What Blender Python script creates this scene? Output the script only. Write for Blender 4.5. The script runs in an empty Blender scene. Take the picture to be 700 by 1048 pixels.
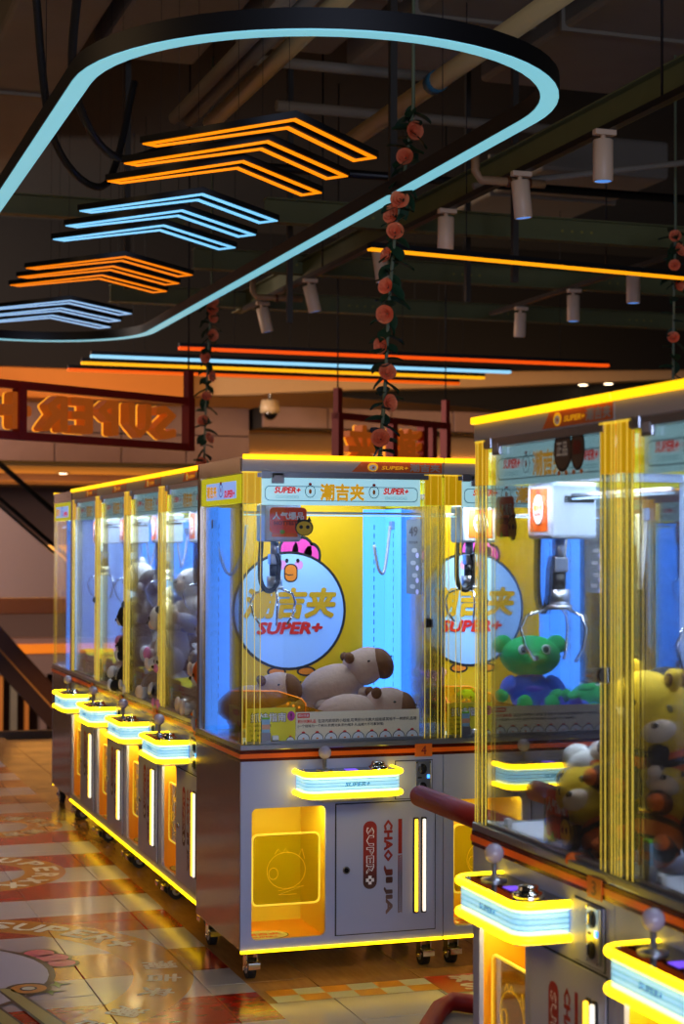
import bpy, bmesh, math, random
from mathutils import Matrix, Vector, Euler
random.seed(7)
S = bpy.context.scene
COL = S.collection
PI = math.pi

# ------------------------------------------------------------------ camera, world, lights, exposure
def camera():
    yaw, pit, rol, f = 0.3241, 0.0218, 0.0028, 1760.2
    fw = Vector((math.sin(yaw)*math.cos(pit), math.cos(yaw)*math.cos(pit), math.sin(pit)))
    r = Vector((math.cos(yaw), -math.sin(yaw), 0)); u = r.cross(fw)
    r2 = r*math.cos(rol)+u*math.sin(rol); u2 = -r*math.sin(rol)+u*math.cos(rol)
    cd = bpy.data.cameras.new('camera'); cam = bpy.data.objects.new('camera', cd); COL.objects.link(cam)
    M = Matrix((r2, u2, -fw)).transposed().to_4x4(); M.translation = (-1.6819, -6.173, 1.6028)
    cam.matrix_world = M
    cd.sensor_fit = 'VERTICAL'; cd.sensor_height = 36.0; cd.sensor_width = 36*700/1048; cd.lens = f/1048*36
    cd.clip_start = .05; cd.clip_end = 200
    cd.dof.use_dof = True; cd.dof.focus_distance = 6.3; cd.dof.aperture_fstop = 4.0
    S.camera = cam
camera()
S.view_settings.view_transform = 'Standard'; S.view_settings.look = 'None'
S.view_settings.exposure = 0.0; S.view_settings.gamma = 1.0; S.view_settings.use_curve_mapping = False
S.cycles.max_bounces = 10; S.cycles.transparent_max_bounces = 40; S.cycles.glossy_bounces = 5
S.cycles.caustics_reflective = False; S.cycles.caustics_refractive = False
S.cycles.use_denoising = True; S.cycles.sample_clamp_indirect = 4.0
wd = bpy.data.worlds.new('hall_ambient'); S.world = wd; wd.use_nodes = True
bg = wd.node_tree.nodes['Background']; bg.inputs[0].default_value = (.55, .42, .34, 1); bg.inputs[1].default_value = .042

def area(name, loc, aim, sx, sy, power, col):
    l = bpy.data.lights.new(name, 'AREA'); l.shape = 'RECTANGLE'; l.size = sx; l.size_y = sy; l.energy = power; l.color = col
    o = bpy.data.objects.new(name, l); COL.objects.link(o); o.location = loc
    o.rotation_euler = (Vector(aim)-Vector(loc)).to_track_quat('-Z', 'Y').to_euler()
    o.visible_camera = False if False else True
    return o
area('front_fill', (-1.2, -10.5, 2.0), (0.4, 0, .9), 4.0, 1.6, 330, (.62, .70, 1.0))  # unseen cool fill added behind the camera to brighten the machine fronts
area('warm_side_fill', (-6.0, 1.5, 4.4), (0.0, 2.5, .9), 4.0, 3.0, 45, (1.0, .64, .32))  # unseen warm fill added at left for the row fronts and ceiling fittings
area('cove_light_left', (1.0, 14.9, 3.36), (1.0, 16.8, 4.1), 9.0, .1, 16, (1.0, .36, .03))
area('cove_light_right', (7.0, 15.0, 2.75), (7.0, 16.6, 3.6), 6.0, .1, 26, (1.0, .42, .05))
area('soffit_light', (1.6, 17.5, 1.3), (1.6, 17.0, 3.0), 5.0, 2.5, 80, (1.0, .40, .06))
area('bulkhead_fill', (-.5, 11.6, 2.95), (-.5, 13.0, 3.5), 6.0, .3, 26, (1.0, .38, .05))  # fill added in front of the bulkhead to brighten it
area('soffit_wash', (5.6, 11.4, 3.0), (5.8, 13.2, 3.6), 5.0, .3, 26, (1.0, .50, .14))
area('far_wall_fill', (-3.5, 10.2, 3.2), (1.2, 14.5, 1.2), 2.0, 1.6, 620, (1.0, .80, .68))  # unseen fill added to brighten the far stone wall and escalator

# ------------------------------------------------------------------ materials
def lin(c): return tuple(((v/255)/12.92 if v/255 <= .04045 else ((v/255+.055)/1.055)**2.4) for v in c)
MATS = {}
def mat(name, rgb=(128, 128, 128), rough=.5, metal=0, emit=None, es=0, coat=0, grain=0, gscale=30, bump=0, alpha=None):
    if name in MATS: return MATS[name]
    m = bpy.data.materials.new(name); m.use_nodes = True; nt = m.node_tree; b = nt.nodes['Principled BSDF']
    b.inputs['Base Color'].default_value = (*lin(rgb), 1); b.inputs['Roughness'].default_value = rough; b.inputs['Metallic'].default_value = metal
    b.inputs['Coat Weight'].default_value = coat
    if emit is not None:
        b.inputs['Emission Color'].default_value = (*lin(emit), 1); b.inputs['Emission Strength'].default_value = es
    if grain or bump:
        tc = nt.nodes.new('ShaderNodeTexCoord'); n = nt.nodes.new('ShaderNodeTexNoise'); n.inputs['Scale'].default_value = gscale; n.inputs['Detail'].default_value = 4
        nt.links.new(tc.outputs['Object'], n.inputs['Vector'])
        if grain:
            mx = nt.nodes.new('ShaderNodeMix'); mx.data_type = 'RGBA'
            c0 = lin(rgb); mx.inputs[6].default_value = (*[v*(1-grain) for v in c0], 1); mx.inputs[7].default_value = (*[min(1, v*(1+grain)) for v in c0], 1)
            nt.links.new(n.outputs['Fac'], mx.inputs[0]); nt.links.new(mx.outputs[2], b.inputs['Base Color'])
        if bump:
            bp = nt.nodes.new('ShaderNodeBump'); bp.inputs['Strength'].default_value = bump; bp.inputs['Distance'].default_value = .01
            nt.links.new(n.outputs['Fac'], bp.inputs['Height']); nt.links.new(bp.outputs[0], b.inputs['Normal'])
    MATS[name] = m; return m
def pane(name, tint=(255, 255, 255), gloss=.7, rough=.02, opac=0.0, body=(255, 255, 255)):
    """clear sheet: transparent + fresnel reflection (+ a little diffuse body colour)"""
    m = bpy.data.materials.new(name); m.use_nodes = True; nt = m.node_tree; nt.nodes.clear()
    out = nt.nodes.new('ShaderNodeOutputMaterial'); tr = nt.nodes.new('ShaderNodeBsdfTransparent'); tr.inputs[0].default_value = (*lin(tint), 1)
    gl = nt.nodes.new('ShaderNodeBsdfGlossy'); gl.inputs['Roughness'].default_value = rough
    fr = nt.nodes.new('ShaderNodeFresnel'); fr.inputs[0].default_value = 1.45
    mu = nt.nodes.new('ShaderNodeMath'); mu.operation = 'MULTIPLY'; mu.inputs[1].default_value = gloss; nt.links.new(fr.outputs[0], mu.inputs[0])
    base = tr
    if opac:
        df = nt.nodes.new('ShaderNodeBsdfTranslucent'); df2 = nt.nodes.new('ShaderNodeBsdfDiffuse'); ad = nt.nodes.new('ShaderNodeMixShader')
        for d in (df, df2): d.inputs[0].default_value = (*lin(body), 1)
        nt.links.new(df.outputs[0], ad.inputs[1]); nt.links.new(df2.outputs[0], ad.inputs[2]); ad.inputs[0].default_value = .5
        mm = nt.nodes.new('ShaderNodeMixShader'); mm.inputs[0].default_value = opac
        nt.links.new(tr.outputs[0], mm.inputs[1]); nt.links.new(ad.outputs[0], mm.inputs[2]); base = mm
    mx = nt.nodes.new('ShaderNodeMixShader'); nt.links.new(mu.outputs[0], mx.inputs[0]); nt.links.new(base.outputs[0], mx.inputs[1]); nt.links.new(gl.outputs[0], mx.inputs[2])
    nt.links.new(mx.outputs[0], out.inputs[0]); MATS[name] = m; return m

paint = mat('cabinet_paint', (168, 174, 204), .38, 0, bump=.02, gscale=400)
side = mat('cabinet_side', (168, 150, 128), .16, .55, bump=.01, gscale=200)
steel = mat('brushed_steel', (170, 175, 185), .28, .9, grain=.1, gscale=60)
chrome = mat('chrome', (215, 215, 215), .1, 1)
dark = mat('black_plastic', (14, 13, 13), .4, grain=.1)
seam = mat('dark_seam', (16, 15, 16), .7)
glossblack = mat('gloss_black_acrylic', (16, 12, 12), .08, coat=.5)
rubber = mat('rubber', (15, 15, 15), .7, bump=.1)
ledY = mat('led_yellow', (255, 210, 20), .4, emit=(255, 208, 12), es=6)
ledT = mat('led_top', (255, 190, 10), .4, emit=(255, 190, 6), es=1.9)
ledB = mat('led_base', (255, 220, 30), .4, emit=(255, 204, 8), es=4)
ledC = mat('led_cyan_panel', (190, 230, 255), .3, emit=(125, 212, 255), es=.85)
ledW = mat('led_white', (255, 250, 235), .3, emit=(255, 246, 232), es=1.05)
ledA = mat('led_amber', (255, 200, 60), .3, emit=(255, 190, 40), es=3.0)
ledBlue = mat('led_blue_panel', (70, 120, 200), .4, emit=(62, 140, 255), es=2.2)
ledBin = mat('led_bin', (255, 190, 10), .4, emit=(255, 236, 170), es=44)
redS = mat('red_sign_print', (225, 34, 22), .45, emit=(215, 40, 24), es=.55)
blackS = mat('sign_outline', (80, 80, 90), .5)
henB = mat('hen_print_blue_lit', (168, 208, 255), .45)  # white print with the bluish interior light put into its colour
etchM = mat('etched_line', (230, 190, 20), .4, emit=(230, 180, 10), es=.5)
edgeY = mat('edge_lit_acrylic', (255, 220, 60), .3, emit=(255, 212, 60), es=.72)
lineY = mat('edge_lit_post', (255, 226, 90), .3, emit=(255, 218, 80), es=.42)
edgeO = mat('edge_lit_orange', (255, 150, 20), .3, emit=(255, 140, 14), es=.5)
gold = mat('gold_print', (216, 160, 8), .45)
goldS = mat('gold_sign_print', (225, 165, 10), .45, emit=(225, 165, 10), es=.6)
redp = mat('red_print', (225, 34, 22), .45)
redd = mat('dark_red_print', (128, 28, 14), .4)
blackp = mat('black_print', (22, 18, 22), .5)
whitep = mat('white_print', (240, 240, 240), .45)
blushp = mat('blush_print', (240, 150, 205), .5)
pinkp = mat('pink_print', (245, 70, 160), .5)
orangep = mat('orange_print', (240, 130, 16), .5)
yellowback = mat('yellow_back_board', (236, 176, 8), .3, bump=.01, gscale=200)
paleback = mat('pale_board_added_glow', (190, 210, 240), .35, emit=(70, 125, 255), es=.7)  # pale board given an added blue glow so the interiors look brighter
binY = mat('bin_yellow', (255, 226, 40), .35)
binO = mat('bin_floor_orange', (250, 170, 20), .4)
stripeD = mat('stripe_brown', (88, 26, 8), .25, .3)
stripeO = mat('stripe_orange', (222, 92, 4), .3, emit=(222, 84, 4), es=.12)
plateO = mat('number_orange', (226, 108, 14), .4)
headO = mat('header_label_orange', (222, 102, 26), .45)
greyp = mat('header_grey_print', (176, 172, 172), .45)
signW = mat('backlit_sign', (210, 240, 250), .4, emit=(160, 218, 232), es=.75)
sideG = mat('backlit_side_sign', (225, 215, 20), .4, emit=(205, 205, 6), es=.55)
sideB = mat('backlit_side_label', (190, 215, 255), .4, emit=(130, 175, 255), es=.7)
glass = pane('machine_glass', (255, 255, 255), .7)
acry = pane('clear_acrylic_post', (255, 252, 232), .9, .05, .05, (255, 224, 90))
acryY = mat('frosted_yellow_post_top', (240, 190, 12), .3, emit=(235, 178, 8), es=.38)
chuteO = pane('orange_acrylic', (255, 232, 150), .7, .03, .12, (255, 200, 30))
flapG = pane('green_tinted_acrylic', (238, 242, 175), .5, .05, .16, (190, 190, 30))
sheetM = pane('translucent_price_sheet', (225, 225, 220), .3, .3, .45, (170, 176, 180))
cardM = mat('cream_card', (240, 230, 204), .5)
posterM = mat('poster_yellowgreen', (240, 226, 50), .5)
lav = mat('lavender_print', (205, 195, 240), .5)
magenta = mat('magenta_print', (190, 50, 160), .5)
hosM = mat('pale_hose', (190, 185, 180), .4)
floorIn = mat('machine_floor_white', (225, 230, 245), .35)
lila = mat('lilac_display', (110, 80, 220), .3, emit=(120, 80, 255), es=1.0)
bluedot = mat('blue_led_dot', (60, 120, 255), .3, emit=(60, 140, 255), es=3)
ballM = mat('joystick_ball', (170, 160, 178), .25, coat=.3)
tagR = mat('tag_red', (248, 74, 20), .45)
tagY = mat('tag_yellow', (240, 196, 40), .5)
railR = mat('rail_red', (160, 15, 2), .6)

# ------------------------------------------------------------------ mesh helpers
class MB:
    def __init__(s): s.bm = bmesh.new(); s.mats = []
    def mi(s, m):
        if m not in s.mats: s.mats.append(m)
        return s.mats.index(m)
    def _tag(s, faces, m, smooth=False):
        i = s.mi(m)
        for f in faces: f.material_index = i; f.smooth = smooth
    def box(s, x0, y0, z0, x1, y1, z1, m, bev=0):
        t = bmesh.new(); bmesh.ops.create_cube(t, size=1)
        for v in t.verts: v.co = Vector(((x0+x1)/2+v.co.x*(x1-x0), (y0+y1)/2+v.co.y*(y1-y0), (z0+z1)/2+v.co.z*(z1-z0)))
        if bev: bmesh.ops.bevel(t, geom=list(t.edges), offset=bev, segments=2, affect='EDGES', profile=.5)
        return s.add(t, m)
    def add(s, t, m, M=None, smooth=False):
        me = bpy.data.meshes.new('tmp'); t.to_mesh(me); t.free()
        s.mesh(me, m, M, smooth); bpy.data.meshes.remove(me); return s
    def mesh(s, me, m, M=None, smooth=None):
        i = s.mi(m); n = len(s.bm.verts); vs = [s.bm.verts.new((M @ v.co) if M else v.co) for v in me.vertices]
        for p in me.polygons:
            try:
                f = s.bm.faces.new([vs[k] for k in p.vertices]); f.material_index = i; f.smooth = p.use_smooth if smooth is None else smooth
            except ValueError: pass
        return s
    def poly(s, pts, m):
        f = s.bm.faces.new([s.bm.verts.new(p) for p in pts]); s._tag([f], m); return s
    def tube(s, path, r, m, n=10, closed=False, caps=True):
        P = [Vector(p) for p in path]; N = len(P); rr = r if isinstance(r, (list, tuple)) else [r]*N
        rings = []; up = None
        for k in range(N):
            if closed: d = (P[(k+1) % N]-P[k-1]).normalized()
            else: d = (P[min(k+1, N-1)]-P[max(k-1, 0)]).normalized()
            if up is None:
                up = Vector((0, 0, 1)) if abs(d.z) < .9 else Vector((1, 0, 0))
            a = d.cross(up)
            if a.length < 1e-6: a = d.orthogonal()
            a.normalize(); b = a.cross(d).normalized(); up = b
            rings.append([s.bm.verts.new(P[k]+(a*math.cos(2*PI*j/n)+b*math.sin(2*PI*j/n))*rr[k]) for j in range(n)])
        fs = []
        for k in range(N if closed else N-1):
            A, B = rings[k], rings[(k+1) % N]
            for j in range(n): fs.append(s.bm.faces.new((A[j], A[(j+1) % n], B[(j+1) % n], B[j])))
        s._tag(fs, m, True)
        if caps and not closed: s._tag([s.bm.faces.new(rings[0][::-1]), s.bm.faces.new(rings[-1])], m)
        return s
    def cyl(s, p0, p1, r0, m, r1=None, n=16): return s.tube([p0, p1], [r0, r0 if r1 is None else r1], m, n)
    def sph(s, c, r, m, u=14, v=10, M=None):
        r = (r, r, r) if not isinstance(r, (tuple, list)) else r
        t = bmesh.new(); bmesh.ops.create_uvsphere(t, u_segments=u, v_segments=v, radius=1)
        T = Matrix.Translation(c) @ (M or Matrix()) @ Matrix.Diagonal((*r, 1))
        return s.add(t, m, T, True)
    def lathe(s, prof, c, m, n=20):
        rings = []
        for r, z in prof: rings.append([s.bm.verts.new((c[0]+r*math.cos(2*PI*j/n), c[1]+r*math.sin(2*PI*j/n), c[2]+z)) for j in range(n)])
        fs = []
        for A, B in zip(rings, rings[1:]):
            for j in range(n): fs.append(s.bm.faces.new((A[j], A[(j+1) % n], B[(j+1) % n], B[j])))
        s._tag(fs, m, True); s._tag([s.bm.faces.new(rings[-1])], m); return s
    def build(s, name, parent=None, label=None):
        me = bpy.data.meshes.new(name); bmesh.ops.recalc_face_normals(s.bm, faces=s.bm.faces) if len(s.bm.faces) < 40000 else None
        s.bm.to_mesh(me); s.bm.free()
        for m in s.mats: me.materials.append(m)
        o = bpy.data.objects.new(name, me); COL.objects.link(o)
        if parent: o.parent = parent
        if label: o['label'] = label
        return o
def rrect(x0, y0, x1, y1, r, n=5):
    pts = []
    for cx, cy, a in ((x1-r, y1-r, 0), (x0+r, y1-r, 90), (x0+r, y0+r, 180), (x1-r, y0+r, 270)):
        for k in range(n+1):
            t = math.radians(a+90*k/n); pts.append((cx+r*math.cos(t), cy+r*math.sin(t)))
    return pts
def ell(cx, cy, rx, ry, n=28): return [(cx+rx*math.cos(2*PI*k/n), cy+ry*math.sin(2*PI*k/n)) for k in range(n)]
def smooth(P, k=6):
    P = [Vector(p) for p in P]; Q = []
    for i in range(len(P)-1):
        a, b_, c_, d_ = P[max(i-1, 0)], P[i], P[i+1], P[min(i+2, len(P)-1)]
        for t in [q/k for q in range(k)]: Q.append(.5*((2*b_)+(c_-a)*t+(2*a-5*b_+4*c_-d_)*t*t+(-a+3*b_-3*c_+d_)*t**3))
    return Q+[P[-1]]
def plate(loops, depth=0.0):
    """filled outline (with holes) in XY, extruded 0..depth; returns a mesh"""
    c = bpy.data.curves.new('outline', 'CURVE'); c.dimensions = '2D'; c.fill_mode = 'BOTH'; c.extrude = depth/2
    for L in loops:
        sp = c.splines.new('POLY'); sp.points.add(len(L)-1); sp.use_cyclic_u = True
        for p, q in zip(sp.points, L): p.co = (q[0], q[1], 0, 1)
    o = bpy.data.objects.new('outline', c); COL.objects.link(o)
    me = bpy.data.meshes.new_from_object(o.evaluated_get(bpy.context.evaluated_depsgraph_get()))
    bpy.data.objects.remove(o); bpy.data.curves.remove(c)
    me.transform(Matrix.Translation((0, 0, depth/2))); return me
TXT = {}
def text(body, weight=0.0, shear=0.0, depth=0.0, res=2, spacing=1.0):
    """text mesh normalised to the unit box centred on the origin"""
    k = (body, weight, shear, depth, res, spacing)
    if k in TXT: return TXT[k]
    c = bpy.data.curves.new('text', 'FONT'); c.body = body; c.offset = 0; c.shear = shear; c.resolution_u = res; c.extrude = depth/2; c.space_character = spacing
    o = bpy.data.objects.new('text', c); COL.objects.link(o)
    me = bpy.data.meshes.new_from_object(o.evaluated_get(bpy.context.evaluated_depsgraph_get()))
    bpy.data.objects.remove(o); bpy.data.curves.remove(c)
    if weight > 0:      # heavier strokes: the outline repeated with small shifts
        nv = len(me.vertices); vv = [v.co.copy() for v in me.vertices]; ff = [tuple(p.vertices) for p in me.polygons]; V, F = [], []
        sh = [(weight*math.cos(a), weight*math.sin(a)) for a in (0, PI/2, PI, 3*PI/2)]+([(weight*.7, weight*.7), (-weight*.7, -weight*.7), (weight*.7, -weight*.7), (-weight*.7, weight*.7)] if weight > .025 and len(body) < 9 else [])
        for q, (dx, dy) in enumerate(sh):
            V += [(v.x+dx, v.y+dy, v.z+q*.00002) for v in vv]; F += [tuple(i+q*nv for i in f) for f in ff]
        bpy.data.meshes.remove(me); me = bpy.data.meshes.new('text'); me.from_pydata(V, [], F)
    xs = [v.co.x for v in me.vertices]; ys = [v.co.y for v in me.vertices]
    w, h = max(xs)-min(xs), max(ys)-min(ys)
    me.transform(Matrix.Diagonal((1/w, 1/h, 1, 1)) @ Matrix.Translation((-(max(xs)+min(xs))/2, -(max(ys)+min(ys))/2, depth/2)))
    TXT[k] = me; return me
def FX(xc, y, zc, w=1, h=1):      # XY -> XZ plane, facing -y
    return Matrix(((w, 0, 0, xc), (0, 0, -1, y), (0, h, 0, zc), (0, 0, 0, 1)))
def FV(xc, y, zc, length, height):   # text read downwards on a front (tops to the right), facing -y
    return Matrix(((0, height, 0, xc), (0, 0, -1, y), (-length, 0, 0, zc), (0, 0, 0, 1)))
def SL(x, yc, zc, w=1, h=1):      # on a left side wall, facing -x; reading direction is -y
    return Matrix(((0, 0, -1, x), (-w, 0, 0, yc), (0, h, 0, zc), (0, 0, 0, 1)))
def SR(x, yc, zc, w=1, h=1):      # on a right side wall, facing +x
    return Matrix(((0, 0, 1, x), (w, 0, 0, yc), (0, h, 0, zc), (0, 0, 0, 1)))
def FZ(xc, yc, z, w=1, h=1, rot=0): return Matrix.Translation((xc, yc, z)) @ Matrix.Rotation(rot, 4, 'Z') @ Matrix.Diagonal((w, h, 1, 1))

def thing(name, label, cat, loc=(0, 0, 0), rz=0, group=None):
    o = bpy.data.objects.new(name, None); COL.objects.link(o); o.location = loc; o.rotation_euler = (0, 0, rz)
    o.empty_display_size = .1
    return tag(o, label, cat, group)
def tag(o, label, cat, group=None, kind=None):
    o['label'] = label; o['category'] = cat
    if group: o['group'] = group
    if kind: o['kind'] = kind
    return o
def struct(o): o['kind'] = 'structure'; return o
KIDS = {}
def kids(o): return [c for c in bpy.data.objects if c.parent == o]
def copy_tree(o, parent=None, skip=()):
    c = o.copy(); COL.objects.link(c)
    if parent: c.parent = parent
    for ch in kids(o):
        if ch.name.split('.')[0] not in skip: copy_tree(ch, c, skip)
    return c

# ------------------------------------------------------------------ large structure: floor, ceiling, far mall
def floor_material():
    m = bpy.data.materials.new('printed_floor'); m.use_nodes = True; nt = m.node_tree; b = nt.nodes['Principled BSDF']
    N, L = nt.nodes.new, nt.links.new
    def math_(op, a, b_=None, c=None):
        n = N('ShaderNodeMath'); n.operation = op
        for i, v in enumerate((a, b_, c)):
            if v is None: continue
            if isinstance(v, (int, float)): n.inputs[i].default_value = v
            else: L(v, n.inputs[i])
        return n.outputs[0]
    def mix(f, a, c):
        n = N('ShaderNodeMix'); n.data_type = 'RGBA'
        L(f, n.inputs[0])
        for i, v in ((6, a), (7, c)):
            if isinstance(v, tuple): n.inputs[i].default_value = (*lin(v), 1)
            else: L(v, n.inputs[i])
        return n.outputs[2]
    g = N('ShaderNodeNewGeometry'); sp = N('ShaderNodeSeparateXYZ'); L(g.outputs['Position'], sp.inputs[0]); x, y = sp.outputs[0], sp.outputs[1]
    fr = math_('FRACT', math_('MULTIPLY', math_('ADD', y, 7.52-.24), 1/.752))
    red = math_('LESS_THAN', fr, .5)
    onmat = math_('LESS_THAN', x, .022)
    ring = None
    for (ex, ey, eo, ei) in ((-1.2, .4, 1.09, .865), (-.73, 2.47, .49, .29), (-.42, 3.89, .40, .20), (-1.35, 5.6, 1.0, .8)):
        dx = math_('SUBTRACT', x, ex); dy = math_('SUBTRACT', y, ey)
        d = math_('SQRT', math_('ADD', math_('MULTIPLY', dx, dx), math_('MULTIPLY', dy, dy)))
        q = math_('MULTIPLY', math_('GREATER_THAN', d, ei), math_('LESS_THAN', d, eo)); ring = q if ring is None else math_('MAXIMUM', ring, q)
    nz = N('ShaderNodeTexNoise'); nz.inputs['Scale'].default_value = 9; nz.inputs['Detail'].default_value = 6
    mp = N('ShaderNodeMapping'); mp.inputs['Scale'].default_value = (6, 1, 1); L(g.outputs['Position'], mp.inputs[0]); L(mp.outputs[0], nz.inputs['Vector'])
    wood = mix(nz.outputs['Fac'], (150, 104, 56), (190, 140, 80))
    st = mix(red, (176, 172, 182), (164, 16, 2))
    st = mix(ring, st, (190, 124, 36))
    south = math_('MULTIPLY', math_('LESS_THAN', y, -.31), math_('LESS_THAN', x, 3.0))
    wood = mix(south, wood, (186, 174, 160))
    L(mix(onmat, wood, st), b.inputs['Base Color'])
    b.inputs['Specular IOR Level'].default_value = .6; b.inputs['Coat Weight'].default_value = .1; b.inputs['Coat Roughness'].default_value = .12
    n2 = N('ShaderNodeTexNoise'); n2.inputs['Scale'].default_value = 3.2; n2.inputs['Detail'].default_value = 3; L(g.outputs['Position'], n2.inputs['Vector'])
    bp = N('ShaderNodeBump'); bp.inputs['Strength'].default_value = .18; bp.inputs['Distance'].default_value = .02; L(n2.outputs['Fac'], bp.inputs['Height']); L(bp.outputs[0], b.inputs['Normal'])
    L(math_('MULTIPLY_ADD', n2.outputs['Fac'], .20, .10), b.inputs['Roughness'])
    return m
fm = floor_material()
sub = mat('subfloor', (40, 34, 28), .8)
fl = MB().box(-3.6, -4.6, -.30, 7.0, 8.6, -.02, sub).build('floor'); struct(fl)
pm = MB().box(-.1985, -.8985, -.019, .1985, .8985, 0, fm, .0025)
p0 = pm.build('plank', fl)
PLX = [-.135+.40*k for k in range(-5, 10)]
first = True
for i, px_ in enumerate(PLX):
    for j in range(7):
        o = p0 if first else p0.copy()
        if not first: COL.objects.link(o)
        first = False
        o.location = (px_+.2, -3.3+1.8*j+(.6 if i % 2 else 0), 0)
fe = MB().box(-3.6, 8.6, -.32, 7.0, 8.68, .05, mat('floor_edge_metal', (70, 52, 36), .4, .5)).build('trim_1'); struct(fe)
# printed marks on the floor
dec = MB(); zf = .0012
decW = mat('floor_white_print', (226, 214, 196), .3); decB = mat('floor_black_print', (24, 20, 22), .3); decP = mat('floor_pink_print', (232, 92, 130), .3)
decO = mat('floor_orange_print', (222, 140, 30), .3); decR = mat('floor_red_print', (190, 44, 14), .3); decG = mat('floor_green_print', (90, 140, 60), .3); decPale = mat('floor_pale_print', (206, 200, 160), .3)
for (ex, ey, R, marks, h) in ((-1.2, .4, .98, [('S', 60.5), ('U', 53), ('P', 45.5), ('E', 37.5), ('R', 29.5), ('+', 22), ('潮', -2), ('吉', -14), ('夹', -26), ('潮', -42), ('吉', -54)], .13), (-.73, 2.47, .40, [('S', 76), ('U', 51), ('P', 27), ('E', 3), ('R', -21), ('x', -42), ('x', -62)], .12), (-.42, 3.89, .31, [('潮', 60), ('吉', 28), ('夹', -6), ('潮', -48), ('吉', -76)], .12)):
    for ch, a in marks:
        a = math.radians(a); dec.mesh(text(ch, .03), decW, FZ(ex+R*math.cos(a), ey+R*math.sin(a), zf, h*.9, h, a-PI/2))
def fd(L_, m, k): dec.mesh(plate(L_), m, Matrix.Translation((0, 0, zf+.0005*k)))
hx, hy = -1.2, .42
for a, r in ((26, .06), (17, .065), (8, .055)):
    q = (hx+.63*math.cos(math.radians(a)), hy+.63*math.sin(math.radians(a)))
    fd([ell(*q, r+.016, r+.016, 16)], decB, 0); fd([ell(*q, r, r, 16)], decP, 1)
fd([ell(hx, hy, .58, .58, 40)], decB, 2); fd([ell(hx, hy, .555, .555, 40)], mat('floor_lilac_print', (190, 186, 206), .3), 3)
q = (-.755, .15); fd([ell(*q, .085, .085, 20)], decB, 4); fd([ell(*q, .066, .066, 20)], decO, 5); fd([ell(*q, .032, .032, 14)], decB, 6); fd([ell(*q, .024, .024, 14)], decW, 7)
for sx, sy in ((-.645, .185), (-.685, .09)):
    P = [(sx+r_*math.cos(t*PI/4), sy+r_*math.sin(t*PI/4)) for t, r_ in zip(range(8), (.06, .018)*4)]; fd([P], decB, 0)
    P = [(sx+.8*r_*math.cos(t*PI/4), sy+.8*r_*math.sin(t*PI/4)) for t, r_ in zip(range(8), (.06, .018)*4)]; fd([P], decG, 1)
olv = mat('floor_olive_print', (170, 160, 90), .3)
for off in (0, .13): fd([[(-.87-off, .19), (-.80-off, .17), (-.68-off, -.45), (-.76-off, -.47)]], decB, 4); fd([[(-.86-off, .18), (-.812-off, .165), (-.692-off, -.44), (-.748-off, -.455)]], olv, 5)
dec.build('floor_emblem_print', fl)
dec = MB()
for k in range(6):
    for r_ in range(2):
        x0, y0 = .055+.103*k, -.225-.085*r_
        dec.poly([(x0, y0, zf), (x0+.103, y0, zf), (x0+.103, y0+.085, zf), (x0, y0+.085, zf)], decPale if (k+r_) % 2 else decO)
dec.poly([(.675, -.37, zf), (1.45, -.37, zf), (1.45, -.125, zf), (.675, -.125, zf)], decR)
dec.mesh(text('潮吉夹', .04), decW, FZ(.99, -.19, zf+.0006, .46, .10)); dec.mesh(text('SUPER+', .04), decW, FZ(.99, -.305, zf+.0006, .46, .09))
dec.build('floor_sticker_print', fl)

ceilM = mat('ceiling_dark', (24, 22, 18), .85, grain=.25, gscale=2)
struct(MB().box(-5, -5, 5.2, 9, 12.6, 5.4, ceilM).build('ceiling'))
slabM = mat('duct_grey', (132, 122, 104), .7, grain=.15, gscale=3)
ductI = 0
for (x0, y0, x1, y1, z0, z1, lb) in ((-.40, 1.5, .12, 9.0, 4.62, 4.95, 'long grey air duct running away at the upper left, outside the ring lamp'),
                                (.27, 1.5, .92, 4.6, 4.72, 5.0, 'flat grey duct above the ring lamp, left of the three parallel pipes'),
                                (1.0, 1.5, 1.62, 3.9, 4.66, 4.95, 'flat grey duct above the ring lamp, just left of the long pale pipe'),
                                (1.75, 1.5, 2.45, 4.0, 4.6, 4.9, 'flat grey duct just right of the long pale pipe'),
                                (2.64, 1.5, 3.6, 3.95, 4.6, 4.9, 'wide grey duct at the upper right above the nearest spotlight'),
                                (3.9, 5.7, 5.0, 7.6, 4.5, 4.8, 'far grey duct behind the two nearest spotlights')):
    o = MB().box(x0, y0, z0, x1, y1, z1, slabM, .03).box(x0-.02, (y0+y1)/2-.02, z0-.02, x1+.02, (y0+y1)/2+.02, z1+.02, slabM)
    o = o.build('air_duct'); tag(o, lb, 'duct', 'air ducts under the ceiling')
pipeM = mat('pale_pipe', (205, 178, 120), .5); blueM = mat('blue_joint', (30, 90, 110), .5)
def pipe(pts, r, m, lb, joint=None):
    b = MB().tube(pts, r, m, 12)
    if joint: b.cyl(*joint, r*1.15, blueM, n=12)
    return tag(b.build('ceiling_pipe'), lb, 'pipe', 'pipes under the ceiling')
pipe([(1.56, .2, 4.0), (1.56, 3.35, 4.0)], .05, pipeM, 'long pale pipe with a blue joint running diagonally through the ring lamp', ((1.56, 1.95, 4), (1.56, 2.03, 4)))
pipe([(.46, .2, 4.0), (.46, 3.15, 4.0)], .035, slabM, 'left one of three parallel grey pipes above the near orange chevrons')
pipe([(.55, .2, 4.0), (.55, 3.17, 4.0)], .035, slabM, 'middle one of three parallel grey pipes above the near orange chevrons')
pipe([(.68, .2, 4.0), (.68, 3.2, 4.0)], .045, pipeM, 'right thickest one of three parallel pipes above the near orange chevrons')
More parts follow.
